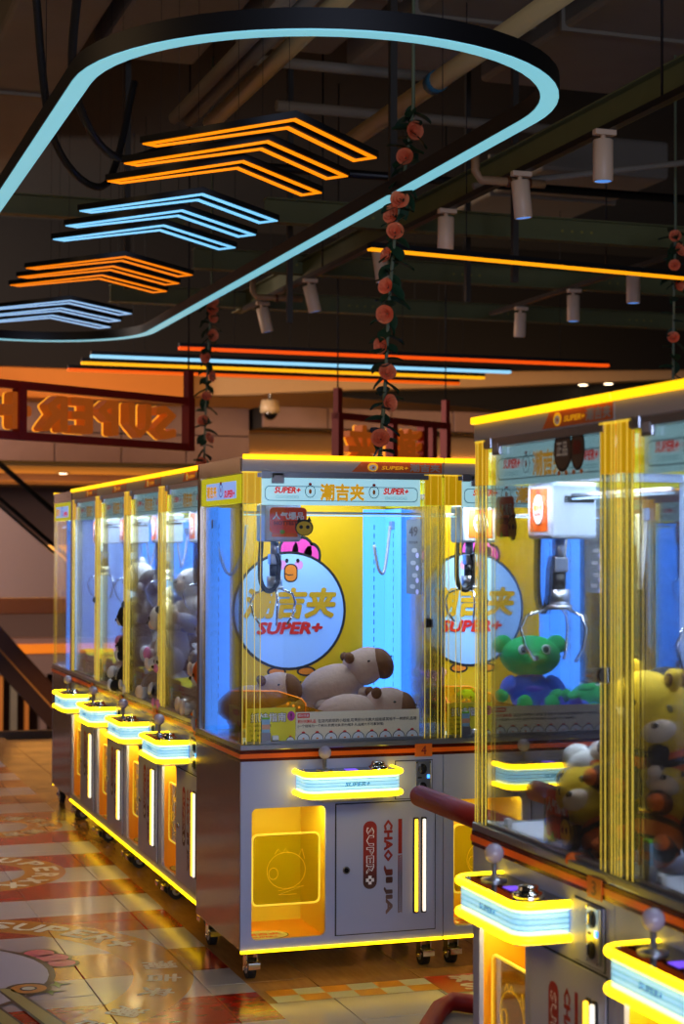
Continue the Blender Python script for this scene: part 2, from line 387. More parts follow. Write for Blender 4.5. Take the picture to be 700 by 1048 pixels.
pipe([(.7, 2.75, 4.25), (1.9, 2.75, 4.25)], .03, slabM, 'thin crossing pipe behind the ring lamp above the orange chevrons')
pipe([(1.3, 4.0, 4.35), (3.6, 4.0, 4.35)], .035, slabM, 'thin crossing pipe right of the rose garland top')
pipe([(1.9, 2.3, 3.55), (4.2, 2.3, 3.95)], .018, slabM, 'slim grey conduit sloping past the nearest spotlight')
pipe([(1.0, 4.6, 4.1), (4.5, 4.6, 4.1)], .03, dark, 'black crossing pipe above the long amber light strip')
beamM = mat('olive_steel', (104, 106, 62), .55, 0, grain=.15, gscale=8); holeM = mat('beam_hole_paint', (150, 140, 60), .6)
def channel(p0, p1, w, h, lb):
    b = MB(); p0, p1 = Vector(p0), Vector(p1); alongx = abs(p1.x-p0.x) > abs(p1.y-p0.y)
    if alongx:
        b.box(p0.x, p0.y-.006, p0.z, p1.x, p0.y+.006, p0.z+h, beamM); b.box(p0.x, p0.y-w/2, p0.z, p1.x, p0.y+w/2, p0.z+.008, beamM); b.box(p0.x, p0.y-w/2, p0.z+h, p1.x, p0.y+w/2, p0.z+h+.008, beamM)
        n = int((p1.x-p0.x)/1.3)
        for k in range(n):
            for q in range(4): b.cyl((p0.x+.7+1.3*k+.07*q, p0.y-.008, p0.z+h*.5), (p0.x+.7+1.3*k+.07*q, p0.y-.0062, p0.z+h*.5), .01, holeM, n=8)
    else:
        b.box(p0.x-.006, p0.y, p0.z, p0.x+.006, p1.y, p0.z+h, beamM); b.box(p0.x-w/2, p0.y, p0.z, p0.x+w/2, p1.y, p0.z+.008, beamM); b.box(p0.x-w/2, p0.y, p0.z+h, p0.x+w/2, p1.y, p0.z+h+.008, beamM)
    return tag(b.build('steel_beam'), lb, 'beam', 'olive steel beams under the ceiling')
channel((2.02, -1.0, 3.56), (2.02, 7.6, 3.56), .09, .13, 'olive steel beam running away above the row of spotlights')
channel((1.2, 3.9, 3.60), (6.2, 3.9, 3.60), .09, .14, 'nearest olive crossing beam, behind the long amber light strip')
channel((1.2, 5.75, 3.60), (7.2, 5.75, 3.60), .09, .14, 'second olive crossing beam, above the far spotlights')
channel((.9, 7.3, 3.56), (8.0, 7.3, 3.56), .09, .13, 'third olive crossing beam, just above the red light strip')
channel((-3.0, 5.2, 3.8), (1.0, 5.2, 3.8), .09, .13, 'olive crossing beam at left above the far amber chevrons')
trackM = mat('track_black', (20, 19, 18), .4, .3)
tag(MB().box(1.905, -1.0, 3.50, 1.945, 7.0, 3.53, trackM).cyl((1.925, .3, 3.53), (1.925, .3, 5.2), .006, trackM, n=6).cyl((1.925, 5.0, 3.53), (1.925, 5.0, 5.2), .006, trackM, n=6).build('light_track'), 'long black track rail holding six white spotlights', 'light track', 'spotlight tracks')
tag(MB().box(3.86, 3.7, 3.50, 3.90, 6.6, 3.53, trackM).cyl((3.88, 4.6, 3.53), (3.88, 4.6, 5.2), .006, trackM, n=6).build('light_track'), 'short black track rail holding the three right-hand spotlights', 'light track', 'spotlight tracks')
rodM = mat('hanger_rod', (70, 66, 58), .5, .4)
for k, (x, y, z0, lb) in enumerate(((1.60, 4.7, 3.1, 'grey ceiling rod between the rose garlands'), (2.55, 3.2, 3.2, 'grey ceiling rod right of the near rose garland'), (3.45, 2.0, 3.1, 'grey ceiling rod at the right edge of the picture'),
                         (1.33, 2.0, 3.3, 'grey ceiling rod inside the ring lamp'), (.55, 4.9, 3.3, 'grey ceiling rod near the far amber chevrons'), (3.0, 5.0, 3.35, 'grey ceiling rod between the two spotlight rows'))):
    tag(MB().box(x-.018, y-.018, z0, x+.018, y+.018, 5.2, rodM).build('hanger_rod'), lb, 'rod', 'hanger rods')
cableM = mat('black_cable', (18, 17, 15), .6)
for k, (pts, lb) in enumerate((([(-.55, .3, 3.9), (-.5, .8, 3.5), (-.2, 1.4, 3.35), (.25, 1.9, 3.6)], 'black cable looping left of the near orange chevrons'), ([(-.6, 1.2, 4.0), (-.45, 1.6, 3.45), (-.1, 2.2, 3.4), (.1, 2.5, 4)], 'black cable sagging left of the near white chevrons'),
                               ([(-.02, -.4, 5.1), (-.02, -.4, 4.0), (-.15, -.3, 3.86), (-.3, -.2, 3.84)], 'thick bent black cable inside the near left end of the ring lamp'))):
    Q = smooth(pts, 8)
    tag(MB().tube(Q, .018, cableM, 8).build('ceiling_cable'), lb, 'cable', 'ceiling cables')

# far mall behind the atrium
stoneM = mat('mauve_stone', (150, 118, 106), .45, grain=.18, gscale=5); creamM = mat('cream_plaster', (206, 168, 120), .7, grain=.04); mauveM = mat('mauve_panel', (138, 112, 104), .5, grain=.03)
brownM = mat('brown_cladding', (104, 56, 22), .4, .2); orangeM = mat('amber_bulkhead', (214, 132, 50), .6)
def panels(name, x0, x1, n, y0, y1, z0, z1, rows, m):
    par = struct(MB().box(x0, y0+.03, z0, x1, y1, z1, sub).build(name)); w = (x1-x0)/n; h = (z1-z0)/rows; first = None
    for r in range(rows):
        for k in range(n):
            if first is None: first = o = MB().box(-w/2+.006, -.03, -h/2+.006, w/2-.006, .03, h/2-.006, m, .006).build('panel', par)
            else: o = first.copy(); COL.objects.link(o)
            o.location = (x0+w*(k+.5), y0+random.uniform(-.01, .01), z0+h*(r+.5))
panels('wall_far', -3.2, 3.9, 9, 14.0, 14.6, 2.62, 3.32, 2, stoneM)
panels('wall_far_right', 3.95, 10.5, 8, 13.6, 14.2, 3.06, 3.32, 1, stoneM)
struct(MB().box(-6, 16.8, 2.5, 14, 17.0, 6.0, creamM).build('wall_back'))
struct(MB().box(3.95, 15.0, 2.0, 12, 15.2, 3.1, creamM).build('trim_2'))
struct(MB().box(-6, 14.6, 2.60, 4.0, 22, 2.68, creamM).box(-6, 17.5, 2.50, 6, 17.9, 2.6, mauveM).build('trim_3'))
struct(MB().box(-6, 22, -3.5, 9, 22.2, 2.7, mauveM).build('wall_back_lower'))
darkM = mat('dark_bulkhead_and_shade', (15, 12, 10), .9)
b = MB(); b.mesh(plate([[(-7, 3.62), (3.0, 3.60), (9.5, 3.88), (14, 4.08), (14, 5.6), (-7, 5.6)]], .12), darkM, FX(0, 12.9, 0)); struct(b.build('trim_6'))
# curved ring-shaped ceiling edges of the atrium
b = MB(); b.box(-4.5, 12.92, 3.27, 2.92, 13.3, 3.64, orangeM, .04); struct(b.build('trim_4'))
b = MB(); b.mesh(plate([[(2.98, 3.62), (9.5, 3.92), (14, 4.12), (14, 3.99), (9.5, 3.79), (6.5, 3.58), (4.8, 3.49), (2.98, 3.36)]], .3), creamM, FX(0, 13.35, 0)); struct(b.build('trim_5'))
b = MB(); b.mesh(plate([[(4.8, 3.49), (6.5, 3.58), (9.5, 3.79), (14, 3.99), (14, 2.9), (9.5, 3.1), (6.55, 3.37), (4.8, 3.44)]], .1), darkM, FX(0, 13.45, 0)); struct(b.build('trim_7'))  # dark plate painted in for the shaded gap under the soffit
dl = mat('downlight_glow', (255, 235, 200), .3, emit=(255, 225, 180), es=8)
for (x, y, z, lb) in ((2.75, 17.0, 2.595, 'small round downlight in the orange soffit above the far left machine'), (2.0, 16.2, 2.595, 'small square downlight in the soffit left of the first'), (8.35, 13.2, 3.705, 'bright downlight in the cream soffit above the foreground machine, right one of two'), (8.0, 13.2, 3.68, 'bright downlight in the cream soffit above the foreground machine, left one of two')):
    tag(MB().lathe([(.09, .0), (.09, -.012), (.06, -.014)], (x, y, z), steel, 14).lathe([(.058, -.0145), (.05, -.018)], (x, y, z), dl, 14).build('downlight'), lb, 'downlight', 'recessed downlights')
cv = thing('security_camera', 'white dome security camera under the cream soffit, between the two mirrored signs', 'camera', (3.93, 13.2, 3.20))
MB().lathe([(.0, .16), (.1, .15), (.12, .06), (.11, .0)], (0, 0, 0), mat('dome_white', (205, 180, 140), .4), 18).cyl((0, 0, .16), (0, 0, .30), .02, steel).build('housing', cv)
MB().sph((0, -.02, 0), .085, glossblack).build('lens', cv)
# escalators seen across the gap
esc = thing('escalator', 'upper escalator with mauve side cladding and black handrails at the far left', 'escalator', (0, 12, 0))
hb = mat('handrail_black', (12, 11, 11), .35)
s_ = -.86
b = MB(); zt = lambda x, z0: z0+s_*(x-.65)
L_, R_ = -1.2, 1.42
for y0, y1 in ((0, .12),):
    P = [(L_, zt(L_, 2.02)), (R_, zt(R_, 2.02)), (R_, 1.09), (L_, 1.09)]
    b.mesh(plate([P], .12), mauveM, FX(0, .06, 0))
b.build('cladding', esc)
MB().box(L_, -.12, .92, R_, .1, 1.085, brownM, .01).build('beam', esc)
for zz, nm, rr in ((2.486, 'handrail', .03), (2.128, 'skirt_rail', .022), (2.05, 'skirt_rail', .016)):
    MB().tube([(L_, 0, zt(L_, zz)), (R_, 0, zt(R_, zz))], rr, hb if nm == 'handrail' else (hb if rr > .02 else steel), 8).build(nm, esc)
b = MB(); P = [(L_, zt(L_, 2.13)), (R_, zt(R_, 2.13)), (R_, zt(R_, 2.46)), (L_, zt(L_, 2.46))]; b.mesh(plate([P], .012), glass, FX(0, .006, 0)); b.build('glass_balustrade', esc)
esc2 = thing('escalator', 'lower escalator with a dark brown side truss at the far left', 'escalator', (0, 12.6, 0))
k2 = -1.12
for za, zb, m_, nm in ((.86, .83, brownM, 'edge_trim'), (.83, .62, brownM, 'truss_panel'), (.62, .59, orangeM, 'edge_trim'), (.59, .36, mat('dark_truss', (64, 34, 16), .5), 'truss_panel')):
    P = [(-1.2, za+k2*(-1.85)), (1.8, za+k2*1.15), (1.8, zb+k2*1.15), (-1.2, zb+k2*(-1.85))]
    MB().mesh(plate([P], .1), m_, FX(0, .05 if nm != 'edge_trim' else .03, 0)).build(nm, esc2)
shop = thing('shop_front', 'lower shop front of brown boards and lit gaps beyond the floor edge at left', 'shop front', (0, 18, 0))
MB().box(-3, 0, -.15, 4, .3, .35, mauveM).build('fascia', shop); MB().box(-3, -.04, .14, 4, 0, .27, mat('lit_fascia', (230, 130, 30), .5, emit=(230, 120, 20), es=.55)).build('lit_strip', shop)
boards = []
for k in range(18):
    boards.append(MB().box(-1.2+.2*k, random.uniform(0, .1), -1.6, -1.2+.2*k+random.choice((.05, .09, .13)), .2, -.15, [mauveM, brownM, slabM, orangeM][(k*7) % 4 if k % 5 else 3]).build('board', shop))
shopM = mat('shop_dark', (60, 40, 28), .7); MB().box(-3, .3, -1.8, 4, .4, -.15, shopM).build('backing', shop)
tag(MB().tube([(-.5, 10.4, .5), (1.4, 10.4, -.95)], .035, hb, 8).build('handrail'), 'black handrail descending beyond the floor edge at lower left', 'handrail')

# ------------------------------------------------------------------ claw machine
W, D, H = .8046, .69, 1.945
def chicken(mb, place, cx, cz, k, face=True, y=0.0, lift=.0006):
    """round hen emblem; place(x, y_offset_step, z) supplies the plane. k = radius"""
    P = lambda loops, m, s: mb.mesh(plate(loops), m, place(s))
    for (ux, uz, r) in ((.30, 1.02, .20), (.52, .99, .22), (.68, .93, .18)):
        P([ell(cx+(ux-.30)*k, cz+uz*k, r*k, r*1.25*k, 16)], blackp, 0)
    for ux in (-.22, .30): P([ell(cx+ux*k, cz-1.02*k, .17*k, .085*k, 16)], blackp, 0); P([ell(cx+ux*k, cz-1.02*k, .135*k, .055*k, 16)], orangep, 1)
    for (ux, uz, r) in ((.30, 1.02, .155), (.52, .99, .175), (.68, .93, .135)):
        P([ell(cx+(ux-.30)*k, cz+uz*k, r*k, r*1.25*k, 16)], pinkp, 1)
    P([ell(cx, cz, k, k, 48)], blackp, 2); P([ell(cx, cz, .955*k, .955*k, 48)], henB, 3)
    if face:
        for ux in (-.02, .175): P([ell(cx+(ux-.03)*k, cz+.84*k, .03*k, .038*k, 10)], blackp, 4)
        for ux in (-.13, .16): P([ell(cx+ux*k, cz+.77*k, .075*k, .08*k, 14)], blushp, 4)
        P([rrect(cx-.10*k, cz+.48*k, cx+.14*k, cz+.79*k, .1*k)], blackp, 5); P([rrect(cx-.08*k, cz+.5*k, cx+.12*k, cz+.77*k, .09*k)], orangep, 6)
        P([[(cx-.08*k, cz+.615*k), (cx-.02*k, cz+.59*k), (cx+.06*k, cz+.60*k), (cx+.06*k, cz+.615*k), (cx-.02*k, cz+.607*k), (cx-.08*k, cz+.632*k)]], blackp, 7)
def hen_heads(mb, M, x0, z0, w, h, n):
    st = w/n
    for k in range(n):
        cx = x0+st*(k+.5); r = st*.46
        arc = lambda rr: [(cx+rr*math.cos(t*PI/12), z0+rr*math.sin(t*PI/12)*min(1, h/r*.8)) for t in range(13)]
        mb.mesh(plate([ell(cx, z0+r*min(1, h/r*.8)*1.02, r*.3, r*.22, 8)]), redp, M(0))
        mb.mesh(plate([arc(r)]), blackp, M(1)); mb.mesh(plate([arc(r*.9)]), whitep, M(2)); mb.mesh(plate([ell(cx, z0+r*.16, r*.2, r*.12, 8)]), orangep, M(3))

def make_machine():
    r = thing('claw_machine', 'x', 'claw machine', (0, 0, 0), 0, 'claw machines of the two islands')
    # lower cabinet ---------------------------------------------------
    b = MB(); t = .012; zc0, zc1 = .118, .815
    b.box(0, .012, zc0, t, D, zc1, side, .003).box(W-t, .012, zc0, W, D, zc1, side, .003).box(t, D-t, zc0, W-t, D, zc1, side)
    b.box(t, .012, zc0, W-t, D-t, zc0+.012, side)
    b.build('cabinet', r)
    MB().mesh(plate([[(0, zc0), (W, zc0), (W, zc1), (0, zc1)], rrect(.042, .153, .331, .64, .022)], .012), paint, FX(0, .012, 0)).build('front_panel', r)
    bn = MB(); x0, x1, z0, z1, y1 = .036, .337, .147, .646, .34
    bn.poly([(x0, .0125, z0), (x1, .0125, z0), (x1, y1, z0), (x0, y1, z0)], binO)
    bn.poly([(x0, .0125, z1), (x1, .0125, z1), (x1, y1, z1), (x0, y1, z1)], binY)
    bn.poly([(x0, y1, z0), (x1, y1, z0), (x1, y1, z1), (x0, y1, z1)], binY)
    bn.poly([(x0, .0125, z0), (x0, y1, z0), (x0, y1, z1), (x0, .0125, z1)], binO); bn.poly([(x1, .0125, z0), (x1, y1, z0), (x1, y1, z1), (x1, .0125, z1)], binY)
    bn = bn.build('prize_bin', r)
    MB().box(x0+.01, .03, z1-.0055, x1-.01, .05, z1-.001, ledBin).build('bin_lamp', bn)
    fz0, fz1, fx0, fx1 = .275, .535, .055, .315
    MB().mesh(plate([rrect(fx0, fz0, fx1, fz1, .02)], .003), flapG, FX(0, .034, 0)).build('acrylic_flap', bn)
    MB().mesh(plate([rrect(fx0-.004, fz0-.004, fx1+.004, fz1+.004, .022), rrect(fx0+.002, fz0+.002, fx1-.002, fz1-.002, .019)], .006), edgeY, FX(0, .036, 0)).build('flap_edge', bn)
    e = MB(); et = etchM; cx, cz = .185, .40
    e.tube([(cx+.075*math.cos(a*PI/15), .029, cz+.068*math.sin(a*PI/15)) for a in range(30)], .0008, et, 5, True)
    e.tube([(cx-.045+.014*k, .029, cz+.062+.02*abs(math.sin(k*PI/2))) for k in range(5)], .0008, et, 5)
    e.tube([(cx+.05, .029, cz+.055), (cx+.062, .029, cz+.078), (cx+.072, .029, cz+.04)], .0008, et, 5)
    e.tube([(cx-.05+.018*math.cos(a*PI/6), .029, cz-.01+.022*math.sin(a*PI/6)) for a in range(12)], .0008, et, 5, True)
    e.tube([(cx-.03, .029, cz-.075), (cx+.07, .029, cz-.06), (cx-.03, .029, cz-.09), (cx+.04, .029, cz-.09)], .0008, et, 5)
    e.build('etched_hen_outline', bn)
    e = MB(); e.mesh(plate([ell(.115, .10, .10, .075, 28)]), blackp, FZ(0, 0, z0+.0008)); e.mesh(plate([ell(.115, .10, .096, .071, 28)]), mat('bin_label', (220, 215, 120), .5), FZ(0, 0, z0+.0014))
    e.mesh(text('潮吉夹', .04), orangep, FZ(.115, .11, z0+.002, .14, .04)); e.mesh(text('SUPER+', .03), redp, FZ(.115, .065, z0+.002, .1, .02)); e.build('floor_label', bn)
    MB().box(0, -.007, .107, W-.004, .004, .118, ledB, .002).build('base_light', r)
    # service door
    MB().box(.368, -.0012, .148, .774, .0004, .645, seam).build('door_gap', r)
    d = MB().box(.372, -.006, .152, .770, -.0008, .641, paint, .0015).build('service_door', r)
    MB().cyl((.41, -.0062, .394), (.41, -.012, .394), .014, chrome).cyl((.41, -.012, .394), (.41, -.0135, .394), .009, glossblack).build('lock', d)
    gradM = MATS.get('door_print')
    if not gradM:
        gradM = bpy.data.materials.new('door_print'); gradM.use_nodes = True; nt = gradM.node_tree; bb = nt.nodes['Principled BSDF']
        tc = nt.nodes.new('ShaderNodeTexCoord'); sp = nt.nodes.new('ShaderNodeSeparateXYZ'); rp = nt.nodes.new('ShaderNodeValToRGB')
        mr = nt.nodes.new('ShaderNodeMapRange'); mr.inputs[1].default_value = .21; mr.inputs[2].default_value = .58
        nt.links.new(tc.outputs['Object'], sp.inputs[0]); nt.links.new(sp.outputs[2], mr.inputs[0]); nt.links.new(mr.outputs[0], rp.inputs[0]); nt.links.new(rp.outputs[0], bb.inputs['Base Color'])
        el = rp.color_ramp.elements; el[0].color = (*lin((128, 100, 92)), 1); el[1].color = (*lin((150, 36, 22)), 1); el[1].position = .62
        q = el.new(.38); q.color = (*lin((66, 30, 24)), 1); MATS['door_print'] = gradM
    e = MB(); yp = -.0066
    e.mesh(plate([rrect(.478, .318, .533, .574, .026)]), gradM, FX(0, yp, 0))
    e.mesh(text('SUPER', .03, res=1), whitep, FV(.506, yp-.0006, .463, .175, .032)); e.mesh(text('SUPER', -.005, res=1), gradM, FV(.506, yp-.0012, .463, .168, .024))
    e.mesh(plate([[(.499, .335), (.512, .335), (.512, .345), (.522, .345), (.522, .358), (.512, .358), (.512, .368), (.499, .368), (.499, .358), (.489, .358), (.489, .345), (.499, .345)]]), whitep, FX(0, yp-.0006, 0))
    e.mesh(plate([[(.501, .347), (.510, .347), (.510, .356), (.501, .356)]]), gradM, FX(0, yp-.0012, 0))
    for w_, za, zb in (('CHAO', .576, .418), ('JI', .404, .336), ('JIA', .322, .218)): e.mesh(text(w_, .055, res=1), gradM, FV(.579, yp, (za+zb)/2, za-zb, .036))
    e.mesh(plate([[(.619, .221), (.623, .221), (.623, .44), (.619, .44)], [(.619, .445), (.635, .445), (.635, .577), (.619, .577)]]), gradM, FX(0, yp, 0))
    for k in range(26): z = .222+.0084*k; e.mesh(plate([[(.623, z), (.635, z+.006), (.635, z+.010), (.623, z+.004)]]), gradM, FX(0, yp, 0))
    e.mesh(plate([[(.632, .221), (.635, .221), (.635, .44), (.632, .44)]]), gradM, FX(0, yp, 0))
    e.build('door_lettering', d)
    for xx, mm, nm in ((.691, ledA, 'amber_lamp_bar'), (.723, ledW, 'white_lamp_bar')):
        MB().box(xx-.011, -.010, .216, xx+.011, -.006, .580, dark, .004).build('lamp_housing', d)
        MB().box(xx-.0065, -.020, .222, xx+.0065, -.0095, .574, mm, .004).build(nm, d)
    # coin panel
    MB().box(.608, -.001, .650, .762, .0004, .798, seam).build('coin_panel_gap', r)
    cp = MB().box(.611, -.005, .653, .759, -.0006, .795, paint, .001).build('coin_panel', r)
    e = MB().box(.688, -.012, .664, .752, -.005, .794, steel, .003)
    for zz in (.764, .694):
        e.mesh(plate([ell(.716, zz, .017, .02, 18)], .003), dark, FX(0, -.012, 0)); e.box(.703, -.020, zz-.012, .711, -.012, zz+.014, chrome, .002); e.box(.718, -.018, zz-.012, .724, -.012, zz+.012, dark)
    for xx in (.693, .747):
        for zz in (.669, .789): e.cyl((xx, -.012, zz), (xx, -.014, zz), .003, chrome, n=8)
    e.box(.735, -.0145, .728, .745, -.012, .742, bluedot); e.box(.697, -.0125, .728, .713, -.012, .734, seam)
    e.build('coin_mechanism', cp)
    # stripe, number plate, ledge
    MB().box(-.004, -.004, .815, W+.004, D, .856, stripeD, .002).build('stripe_band', r)
    MB().box(-.0055, -.0055, .8265, W+.0055, D, .8435, stripeO).build('stripe_line', r)
    n = MB().box(.687, -.009, .811, .757, -.0055, .860, plateO, .001).build('number_plate', r)
    MB().mesh(text('4', .02), redd, FX(.722, -.0096, .8355, .022, .034)).build('number', n)
    MB().box(-.003, -.003, .856, W+.003, .05, .876, steel, .003).box(.02, .01, .876, W-.02, .03, .886, steel, .002).box(-.003, .05, .856, .012, D, .874, steel).box(W-.012, .05, .856, W+.003, D, .874, steel).build('ledge_rail', r)
    MB().box(.012, .05, .860, W-.012, D-.02, .872, floorIn).build('play_floor', r)
    # control console -------------------------------------------------
    def outline(o, x0=.207, x1=.592, dp=-.142):
        ch = .085
        P = [(x0-o, -.006), (x0-o, dp+ch)]
        for k in range(1, 5): t = PI+PI/2*k/5; P.append((x0+.05-o+.05*math.cos(t)*1.0+0, dp+.05+o*0+.05*math.sin(t)-o)) if False else None
        A = []
        rr = .045
        for (cx, cy, a) in ((x0+rr, dp+rr, 180), (x1-rr, dp+rr, 270)):
            for k in range(6): t = math.radians(a+90*k/5); A.append((cx+(rr+o)*math.cos(t), cy+(rr+o)*math.sin(t)))
        return [(x0-o, -.006)]+A+[(x1+o, -.006)]
    con = MB().mesh(plate([outline(-.012)], .072), floorIn, FZ(0, 0, .697)).mesh(plate([outline(-.03)], .012), paint, FZ(0, 0, .676)).box(.28, -.11, .668, .52, -.01, .680, steel).build('control_console', r)
    gl = MB(); O = outline(-.006)
    gl.mesh(plate([O, outline(-.010)], .064), ledC, FZ(0, 0, .702))
    for zz in (.716, .729, .742, .755): gl.tube([(x, y, zz) for x, y in outline(-.0055)], .0011, mat('groove', (120, 170, 205), .4), 5)
    gl.build('glow_band', con)
    for zz, nm in ((.774, 'upper_neon'), (.696, 'lower_neon')):
        MB().tube([(x, y, zz) for x, y in outline(.0)], .0105, ledY, 8).build(nm, con)
    e = MB().mesh(plate([outline(-.006)], .010), glossblack, FZ(0, 0, .770))
    for (x, y) in ((.235, -.03), (.235, -.115), (.40, -.128), (.57, -.03)): e.cyl((x, y, .779), (x, y, .7825), .004, chrome, n=8)
    e.build('console_top', con)
    MB().lathe([(.032, 0), (.034, .004), (.012, .008), (.007, .012), (.007, .045)], (.303, -.072, .780), steel, 18).sph((.303, -.072, .848), .0245, ballM, 18, 12).build('joystick', con)
    MB().lathe([(.038, 0), (.038, .010), (.03, .014), (.026, .012), (.026, .022), (.022, .028), (.0, .03)], (.512, -.075, .780), chrome, 20).build('push_button', con)
    MB().box(.385, -.085, .7795, .43, -.05, .7815, lila).build('display', con)
    MB().mesh(text('SUPER+', .03, .25), mat('console_print', (92, 178, 226), .4), FX(.41, -.1378, .735, .10, .016)).build('console_lettering', con)
    # casters
    for (x, y) in ((.055, .055), (W-.055, .055), (.055, D-.06), (W-.055, D-.06)):
        c = MB().box(x-.03, y-.03, .108, x+.03, y+.03, .118, steel, .002).box(x-.022, y-.02, .045, x-.018, y+.025, .108, chrome).box(x+.018, y-.02, .045, x+.022, y+.025, .108, chrome).cyl((x-.026, y+.01, .038), (x+.026, y+.01, .038), .008, chrome, n=10).build('caster', r)
        MB().cyl((x-.015, y+.01, .038), (x+.015, y+.01, .038), .0375, rubber, n=20).cyl((x-.0165, y+.01, .038), (x+.0165, y+.01, .038), .02, steel, n=16).build('wheel', c)
        MB().box(x-.024, y-.052, .062, x+.024, y-.02, .068, chrome, .002).box(x-.024, y-.056, .044, x+.024, y-.05, .068, chrome, .002).build('brake_pedal', c)
    # upper frame -----------------------------------------------------
    MB().box(0, 0, 1.893, W, .03, 1.940, greyp, .002).box(0, .03, 1.888, .018, D, 1.940, side).box(W-.018, .03, 1.888, W, D, 1.940, side).box(0, D-.02, 1.888, W, D, 1.940, side).box(.06, .002, 1.872, W-.06, .02, 1.893, steel).build('header_frame', r)
    lb = MB(); lb.mesh(plate([[(.43, 1.8975), (W-.006, 1.8975), (W-.006, 1.936), (.47, 1.936)]]), headO, FX(0, -.0008, 0))
    lb.mesh(plate([ell(.515, 1.917, .022, .0165, 18)]), goldS, FX(0, -.0014, 0)); lb.mesh(plate([ell(.515, 1.915, .015, .011, 18)]), whitep, FX(0, -.002, 0)); lb.mesh(plate([ell(.517, 1.915, .005, .005, 8)]), orangep, FX(0, -.0026, 0))
    lb.mesh(text('SUPER+', .02, .2), goldS, FX(.605, -.0014, 1.915, .11, .014)); lb.mesh(text('潮吉夹', .035), greyp, FX(.728, -.0014, 1.917, .125, .031)); lb.build('header_label', r)
    MB().box(0, 0, 1.940, W, D, 1.948, side).build('roof', r)
    MB().box(.001, -.012, 1.938, W-.001, .004, 1.957, ledT, .004).build('top_light', r)
    for xa, xb in ((0, .014), (W-.014, W)): MB().box(xa, D-.045, .874, xb, D, 1.888, side).build('rear_post', r)
    for s in (0, 1):
        X = lambda x: x if s == 0 else W-x
        def bx(b, xa, ya, za, xb, yb, zb, m): xa, xb = sorted((X(xa), X(xb))); b.box(xa, ya, za, xb, yb, zb, m)
        p = MB(); bx(p, .004, .004, .876, .074, .009, 1.893, acry); bx(p, .004, .009, .876, .009, .06, 1.893, acry); p = p.build('corner_post', r)
        q = MB(); bx(q, .004, .0035, 1.775, .076, .0045, 1.892, acryY); bx(q, .0105, .0105, 1.775, .070, .0125, 1.892, acryY); q.build('frosted_top', p)
        q = MB()
        for (xa, ya) in ((.0055, .0035), (.0205, .003), (.051, .003), (.0735, .004)): bx(q, xa-.0009, ya-.001, .878, xa+.0009, ya+.001, 1.894, lineY)
        bx(q, .002, .002, 1.888, .078, .012, 1.8945, edgeY); q.build('edge_glow', p)
    MB().box(.078, .012, .886, W-.078, .017, 1.875, glass).build('front_glass', r)
    for xs, nm in ((.008, 'side_glass'), (W-.013, 'side_glass')): MB().box(xs, .062, .874, xs+.005, D-.046, 1.888, glass).build(nm, r)
    # illuminated signs
    sb = MB().box(.085, .028, 1.770, W-.085, .036, 1.872, signW).build('backlit_header', r)
    e = MB(); yy = .0272
    e.mesh(plate([rrect(.095, 1.785, W-.095, 1.842, .02), rrect(.098, 1.788, W-.098, 1.839, .018)]), mat('sign_line', (150, 190, 200), .5), FX(0, yy, 0))
    e.mesh(text('潮吉夹', .045), goldS, FX(W/2, yy, 1.820, .178, .066))
    for sx in (-1, 1):
        e.mesh(text('SUPER+', .05, .22), redS, FX(W/2+sx*.218, yy, 1.826, .105, .025)); e.mesh(text('OOOOOO', 0), mat('sign_faint', (170, 200, 200), .5), FX(W/2+sx*.218, yy, 1.800, .09, .012))
        e.mesh(plate([ell(W/2+sx*.128, 1.822, .021, .024, 18), ell(W/2+sx*.128, 1.822, .0185, .0215, 18)]), blackp, FX(0, yy, 0)); e.mesh(plate([ell(W/2+sx*.128, 1.822, .006, .01, 10)]), orangep, FX(0, yy, 0)); e.mesh(plate([ell(W/2+sx*.128, 1.850, .007, .005, 8)]), redp, FX(0, yy, 0))
    e.build('sign_lettering', sb)
    for s in (0, 1):
        xs = .0085 if s == 0 else W-.0085
        MX = (lambda yc, zc, w, h, o: SL(xs-.0105-o, yc, zc, w, h)) if s == 0 else (lambda yc, zc, w, h, o: SR(xs+.0105+o, yc, zc, w, h))
        sg = MB().box(xs-.006 if s == 0 else xs, .03, 1.776, xs if s == 0 else xs+.006, .632, 1.884, sideG).build('side_sign', r)
        e = MB()
        MX2 = (lambda yc, zc, w, h, o: SL(xs-.0066-o, yc, zc, w, h)) if s == 0 else (lambda yc, zc, w, h, o: SR(xs+.0066+o, yc, zc, w, h))
        e.mesh(plate([rrect(-.5, -.5, .5, .5, .03)]), sideB, MX2(.32, 1.828, .46, .066, 0)); sgn = 1 if s == 0 else -1
        e.mesh(text('潮吉夹', .05), goldS, MX2(.32+sgn*.145, 1.828, .16, .05, .0006)); e.mesh(plate([ell(0, 0, .5, .5, 20), ell(0, 0, .43, .43, 20)]), blackp, MX2(.32+sgn*0, 1.83, .065, .052, .0006))
        e.mesh(plate([ell(0, 0, .5, .5, 12)]), orangep, MX2(.32, 1.832, .016, .02, .0006)); e.mesh(plate([ell(0, 0, .5, .5, 12)]), redp, MX2(.32, 1.859, .03, .012, .0006)); e.mesh(text('SUPER+', .05, .2), redS, MX2(.32-sgn*.13, 1.814, .16, .03, .0006))
        e.build('side_sign_lettering', sg)
    # back board and LED columns
    bk = MB().box(.014, .615, .872, W-.014, .625, 1.888, yellowback).build('back_board', r)
    e = MB(); pl = lambda s: FX(0, .6142-.0004*s, 0)
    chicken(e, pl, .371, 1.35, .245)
    e.mesh(text('潮吉夹', .045, .18), gold, FX(.374, .6100, 1.381, .400, .128)); e.mesh(text('SUPER+', .05, .22), redp, FX(.372, .6100, 1.279, .285, .052))
    e.build('hen_print', bk)
